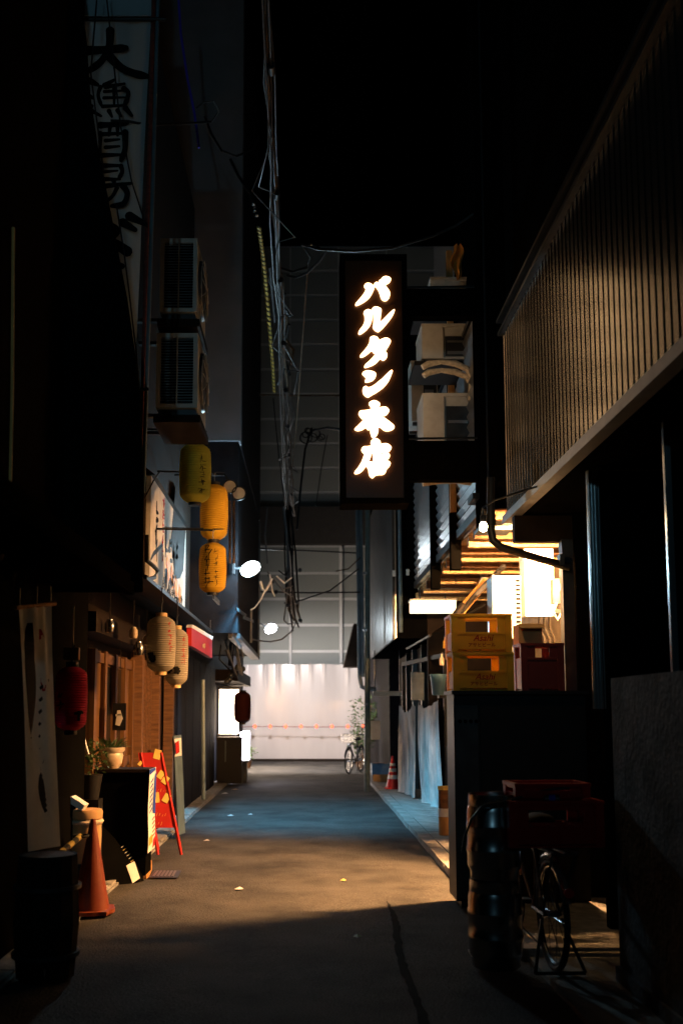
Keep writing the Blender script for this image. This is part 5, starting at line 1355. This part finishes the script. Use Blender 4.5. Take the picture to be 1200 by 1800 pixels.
def leafy(label, base, stems, n, spread, h, seed, name='potted_plant', potr=.12):
    t = thing(name, label, 'plant', tuple(base)); rnd = random.Random(seed)
    obj('pot', MB().lathe([(potr*.75,0),(potr,.2),(potr*1.08,.22),(potr*.8,.22)], 16, tuple(base)), 'joist', t)
    mb = MB()
    for s in range(stems):
        a = rnd.uniform(0,6.28); tip = Vector(base)+Vector((math.cos(a)*spread*rnd.uniform(.3,1), math.sin(a)*spread*rnd.uniform(.3,1), h*rnd.uniform(.6,1))); b0_ = Vector(base)+Vector((0,0,.2)); mid = b0_.lerp(tip,.5)+Vector((0,0,.1))
        obj('stem', MB().tube([b0_, mid, tip], [.008,.006,.003], 5), 'joist', t)
        for k in range(n//stems):
            f = rnd.uniform(.25,1); q = b0_.lerp(mid,f*2) if f < .5 else mid.lerp(tip,f*2-1)
            d = Vector((rnd.uniform(-1,1),rnd.uniform(-1,1),rnd.uniform(-.6,.6))).normalized()*rnd.uniform(.08,.15); q = q + d*rnd.uniform(0,1.2)
            sd = d.cross(Vector((rnd.random()-.5,rnd.random()-.5,1))).normalized()*.032
            mb.add([q, q+d*.5+sd, q+d, q+d*.5-sd], [(0,1,2,3)])
    o = obj('foliage', mb, 'leaf', t); o['kind'] = 'stuff'
q = PZ(436,1352); leafy('low leafy plant beside the glowing standing sign', (q.x-.02, q.y, .03), 5, 90, .16, .6, 4)
q = PZ(641,1352); leafy('tall leafy plant rising behind the parked bicycle', (q.x-.02, q.y+.3, .012), 12, 700, .75, 2.1, 6, 'tall_plant', .17)
q = PZ(630,1356); leafy('bushy low plant at the wheel of the parked bicycle', (q.x+.1, q.y+.9, .012), 7, 260, .35, 1.0, 8)

# red lamp rope across the end
t = thing('red_light_rope', 'cord with glowing red warning bulbs across the white sheet', 'light string', tuple(P(530,1277,31.6)))
pts = [P(400,1278,31.6), P(470,1277,31.6), P(560,1278,31.6), P(655,1277,31.6)]
obj('cord', MB().tube(pts, .011, 6), 'rust', t)
for px in (419, 448, 475, 502, 529, 556, 583, 611, 638):
    q = P(px, 1277, 31.55); bl_ = obj('bulb', MB().sphere(tuple(q), .045, 10, 7, (1,1,1.3)), 'redled', t)
for px in (400, 655):
    q = P(px, 1277, 31.6); obj('post', MB().tube([(q.x,31.62,0),(q.x,31.62,q.z+.05)], .025, 8), 'darksteel', t)

# ================================================================== OVERHEAD CABLES
def sagline(a, b, sag, n=14, wob=0.0, seed=0):
    rnd = random.Random(seed); a = Vector(a); b = Vector(b)
    return [a.lerp(b, i/n) + Vector((rnd.uniform(-wob,wob), 0, -sag*4*(i/n)*(1-i/n) + rnd.uniform(-wob,wob))) for i in range(n+1)]
t = thing('cable_bundle', 'bundle of black overhead cables running down the middle of the alley', 'cables', (-.3, 15, 6.6))
rnd = random.Random(21)
for k in range(7):
    a = P(466+rnd.uniform(-6,10), -30, 6.9) + Vector((0,0,rnd.uniform(-.1,.1))); b = P(512+rnd.uniform(-10,14), 905+rnd.uniform(-25,30), 24.5)
    obj('cable', MB().tube(sagline(a, b, .25+.15*rnd.random(), 18, .03, k), .010 if k else .018, 6), ('cablebrown','cable','cable','cable','cable','cablebrown','cable')[k], t)
for i in range(10):
    f = .05+.085*i; base_ = sagline(P(470,-30,6.9), P(514,905,24.5), .3, 20); q = base_[int(f*20)]; q2 = base_[min(20,int(f*20)+2)]
    obj('slack_loop', MB().tube([q, q.lerp(q2,.3)+Vector((rnd.uniform(-.25,.25),0,-.18)), q.lerp(q2,.7)+Vector((rnd.uniform(-.25,.25),0,-.25)), q2], .008, 6), 'cable', t)
for i in range(9):
    f = .06+.1*i; q = sagline(P(470,-30,6.9), P(514,905,24.5), .3, 20)[int(f*20)]
    obj('cable_tie', MB().tube([q+Vector((0,-.05,0)), q+Vector((0,.05,-.0))], .035, 10), 'cable', t)
# lower bundle dropping to a tangle
t = thing('cable_tangle', 'tangle of cables and splices hanging by the near street lamp', 'cables', tuple(P(500,1030,19)))
for k in range(9):
    a = P(506+rnd.uniform(-10,10), 890, 21+rnd.uniform(-1,1)); b = P(rnd.uniform(505,530), rnd.uniform(1080,1110), 20.5); m1 = P(rnd.uniform(495,525), rnd.uniform(960,1060), 20.5)
    obj('cable', MB().tube([a, a.lerp(m1,.5)+Vector((.03,0,0)), m1, m1.lerp(b,.6)+Vector((-.05,0,.02)), b], .02, 6), ('cable','cablegrey','cable')[k % 3], t)
for k in range(6):
    a = P(470+k*4, 1010+rnd.uniform(-15,15), 18.2); b = P(rnd.uniform(470,520), rnd.uniform(1000,1050), 18.6)
    obj('cable', MB().tube([a, a.lerp(b,.5)+Vector((rnd.uniform(-.1,.1),0,-.12)), b], .014, 6), ('cablegrey','white','cable')[k % 3], t)
for k in range(5):
    q = P(rnd.uniform(470,530), rnd.uniform(1000,1100), 19); obj('splice_box', MB().sphere(tuple(q), .06, 10, 7, (.7,1.6,.7)), 'cable', t)
obj('silver_loop', MB().tube([P(458,1022,17.6), P(461,1035,17.6), P(466,1040,17.6), P(472,1030,17.8), P(478,1018,18)], .022, 8), 'white', t)
obj('drop_wire', MB().tube([P(466,1038,17.6), P(458,1055,17.5), P(448,1068,17.4), P(441,1072,17.3)], .012, 6), 'white', t)
obj('white_lead', MB().tube([P(506,1030,20), P(503,1060,20), P(499,1090,20), P(506,1097,20), P(520,1095,20), P(512,1110,20), P(495,1124,20), P(475,1128,20), P(455,1126,19.5), P(430,1121,19)], .016, 7), 'cablegrey', t)
# wires crossing from left to right
spec = [
 ([P(530,430,10.6), P(560,438,10.5), P(620,442,10.4), P(690,436,10.2), P(760,415,10.0), P(800,397,9.9), P(838,372,9.8)], .016, 'cable', 'black cable sagging above the lit sign to the column'),
 ([P(532,432,11), P(545,452,11.2), P(540,470,11.4), P(515,478,11.8), P(490,470,12.2)], .014, 'cable', 'cable loop left of the sign top'),
 ([P(575,440,11), P(560,460,11.2), P(540,480,11.4), P(520,488,11.8), P(505,484,12.2)], .014, 'cable', 'second cable loop left of the sign top'),
 ([P(455,694,20), P(520,695,20), P(597,695,20)], .022, 'cablebrown', 'thin brown pipe spanning level across the alley mid height'),
 ([P(360,205,12), P(372,235,12), P(390,265,12), P(415,275,12.5), P(445,262,13), P(455,240,13)], .014, 'cable', 'black cable loop near the top beside the grey wall'),
 ([P(345,190,12), P(358,180,12), P(375,178,12), P(385,195,12.2), P(372,215,12.4)], .010, 'cable', 'small wire curl beside the blue cord'),
 ([P(405,280,13), P(420,310,13), P(440,340,13), P(448,365,13)], .02, 'cable', 'cable with glinting clamps descending to the striped guard'),
 ([P(455,965,24), P(540,968,24.5), P(628,972,25)], .02, 'cable', 'black wire straight across below the dark band'),
 ([P(500,1060,21), P(530,1055,21.5), P(580,1038,22), P(630,1000,23)], .016, 'cable', 'slanting black wire right of the cable tangle'),
 ([P(455,1040,22), P(540,1042,22.5), P(632,1041,23)], .018, 'cable', 'level black wire behind the cable tangle'),
 ([P(633,980,22.6), P(612,1000,22.6), P(590,1004,22.6)], .014, 'cablebrown', 'short brown lead curving from the right drain pipes'),
 ([P(540,480,12), P(530,620,13), P(520,760,16), P(505,900,22)], .010, 'cablebrown', 'thin brown wire left of the lit sign'),
 ([P(548,752,20), P(536,790,20), P(528,860,20), P(522,930,20)], .022, 'cable', 'thick black drop wire below the junction on the far wall'),
 ([P(575,765,20), P(565,820,20), P(555,890,20)], .010, 'cable', 'thin drop wire right of the thick one'),
 ([P(480,700,19), P(490,800,19), P(500,880,20)], .012, 'cable', 'thin drop wire left of the thick one'),
 ([P(470,990,18), P(466,940,18.5), P(470,890,19)], .014, 'cablegrey', 'pale lead rising above the street lamp'),
]
for p, r_, m_, lb in spec:
    tag(obj('overhead_wire', MB().tube(p, r_, 7), m_), lb, 'wire')
t = thing('cable_junction', 'dark knot of cables on the far wall left of the sign', 'cables', tuple(P(550,765,20)))
for k in range(8):
    c = P(548+rnd.uniform(-12,22), 765+rnd.uniform(-10,10), 20); obj('loop', MB().torus(tuple(c), rnd.uniform(.05,.13), .014, 'y', 16, 5), 'cable', t)
obj('feed_arm', MB().tube([P(550,757,20), P(575,752,20), P(597,755,20)], .03, 7), 'cable', t)
t = thing('upper_splice', 'cluster of cable splices with clamps above the panelled wall', 'cables', tuple(P(505,600,14)))
for k in range(9):
    a = P(480+rnd.uniform(0,30), 480+k*18, 13.5+k*.15); b = P(490+rnd.uniform(-5,30), 540+k*17, 14+k*.15)
    obj('cable', MB().tube([a, a.lerp(b,.5)+Vector((rnd.uniform(-.12,.12),0,0)), b], .022, 6), 'cable' if k % 3 else 'cablebrown', t)
for k, (px, py) in enumerate(((445,358),(448,370),(451,378),(546,430),(558,437))):
    q = P(px,py,12.2); obj('clamp', MB().sphere(tuple(q), .035, 9, 6, (1.2,.8,.8)), 'steel', t)
# yellow and black spiral cable guard
gp = [P(455,398,12.4), P(462,450,13), P(468,510,13.8), P(474,580,15), P(479,640,16.2), P(482,690,17.2)]
fine = []
for i in range(len(gp)-1):
    for k in range(8): fine.append(gp[i].lerp(gp[i+1], k/8))
fine.append(gp[-1])
t = thing('cable_guard', 'yellow and black spiral cable guard hanging left of the sign', 'cable guard', tuple(gp[-1]))
obj('core', MB().tube(fine, .018, 8), 'cable', t)
for i in range(0, len(fine)-1):
    a = fine[i].lerp(fine[i+1], .15); b = fine[i].lerp(fine[i+1], .75)
    obj('stripe', MB().tube([a+Vector((-.012,0,0)), b+Vector((.012,0,0))], .024, 7), 'yellowstripe', t)
obj('support_wire', MB().tube([P(474,470,13.2), P(483,566,14.6)], .014, 6), 'cablegrey', t)
# clutter of dark cables on the wall below the left lamp
t = thing('wall_cables', 'dark cable clutter on the wall under the left street lamp', 'cables', tuple(P(410,1180,17)))
for k in range(10):
    a = P(rnd.uniform(385,430), rnd.uniform(1060,1150), 16.5+rnd.uniform(0,.8)); b = P(rnd.uniform(390,428), rnd.uniform(1150,1200), 17.2)
    obj('cable', MB().tube([a, a.lerp(b,.4)+Vector((rnd.uniform(-.1,.05),0,-.06)), b], .016, 6), 'cable' if k % 3 else 'cablegrey', t)
for k in range(6):
    q = P(rnd.uniform(395,428), rnd.uniform(1165,1200), 17.2); obj('fitting', MB().sphere(tuple(q), .05, 9, 6), 'darksteel', t)

for o in bpy.data.objects:
    if '_loc' in o: del o['_loc']
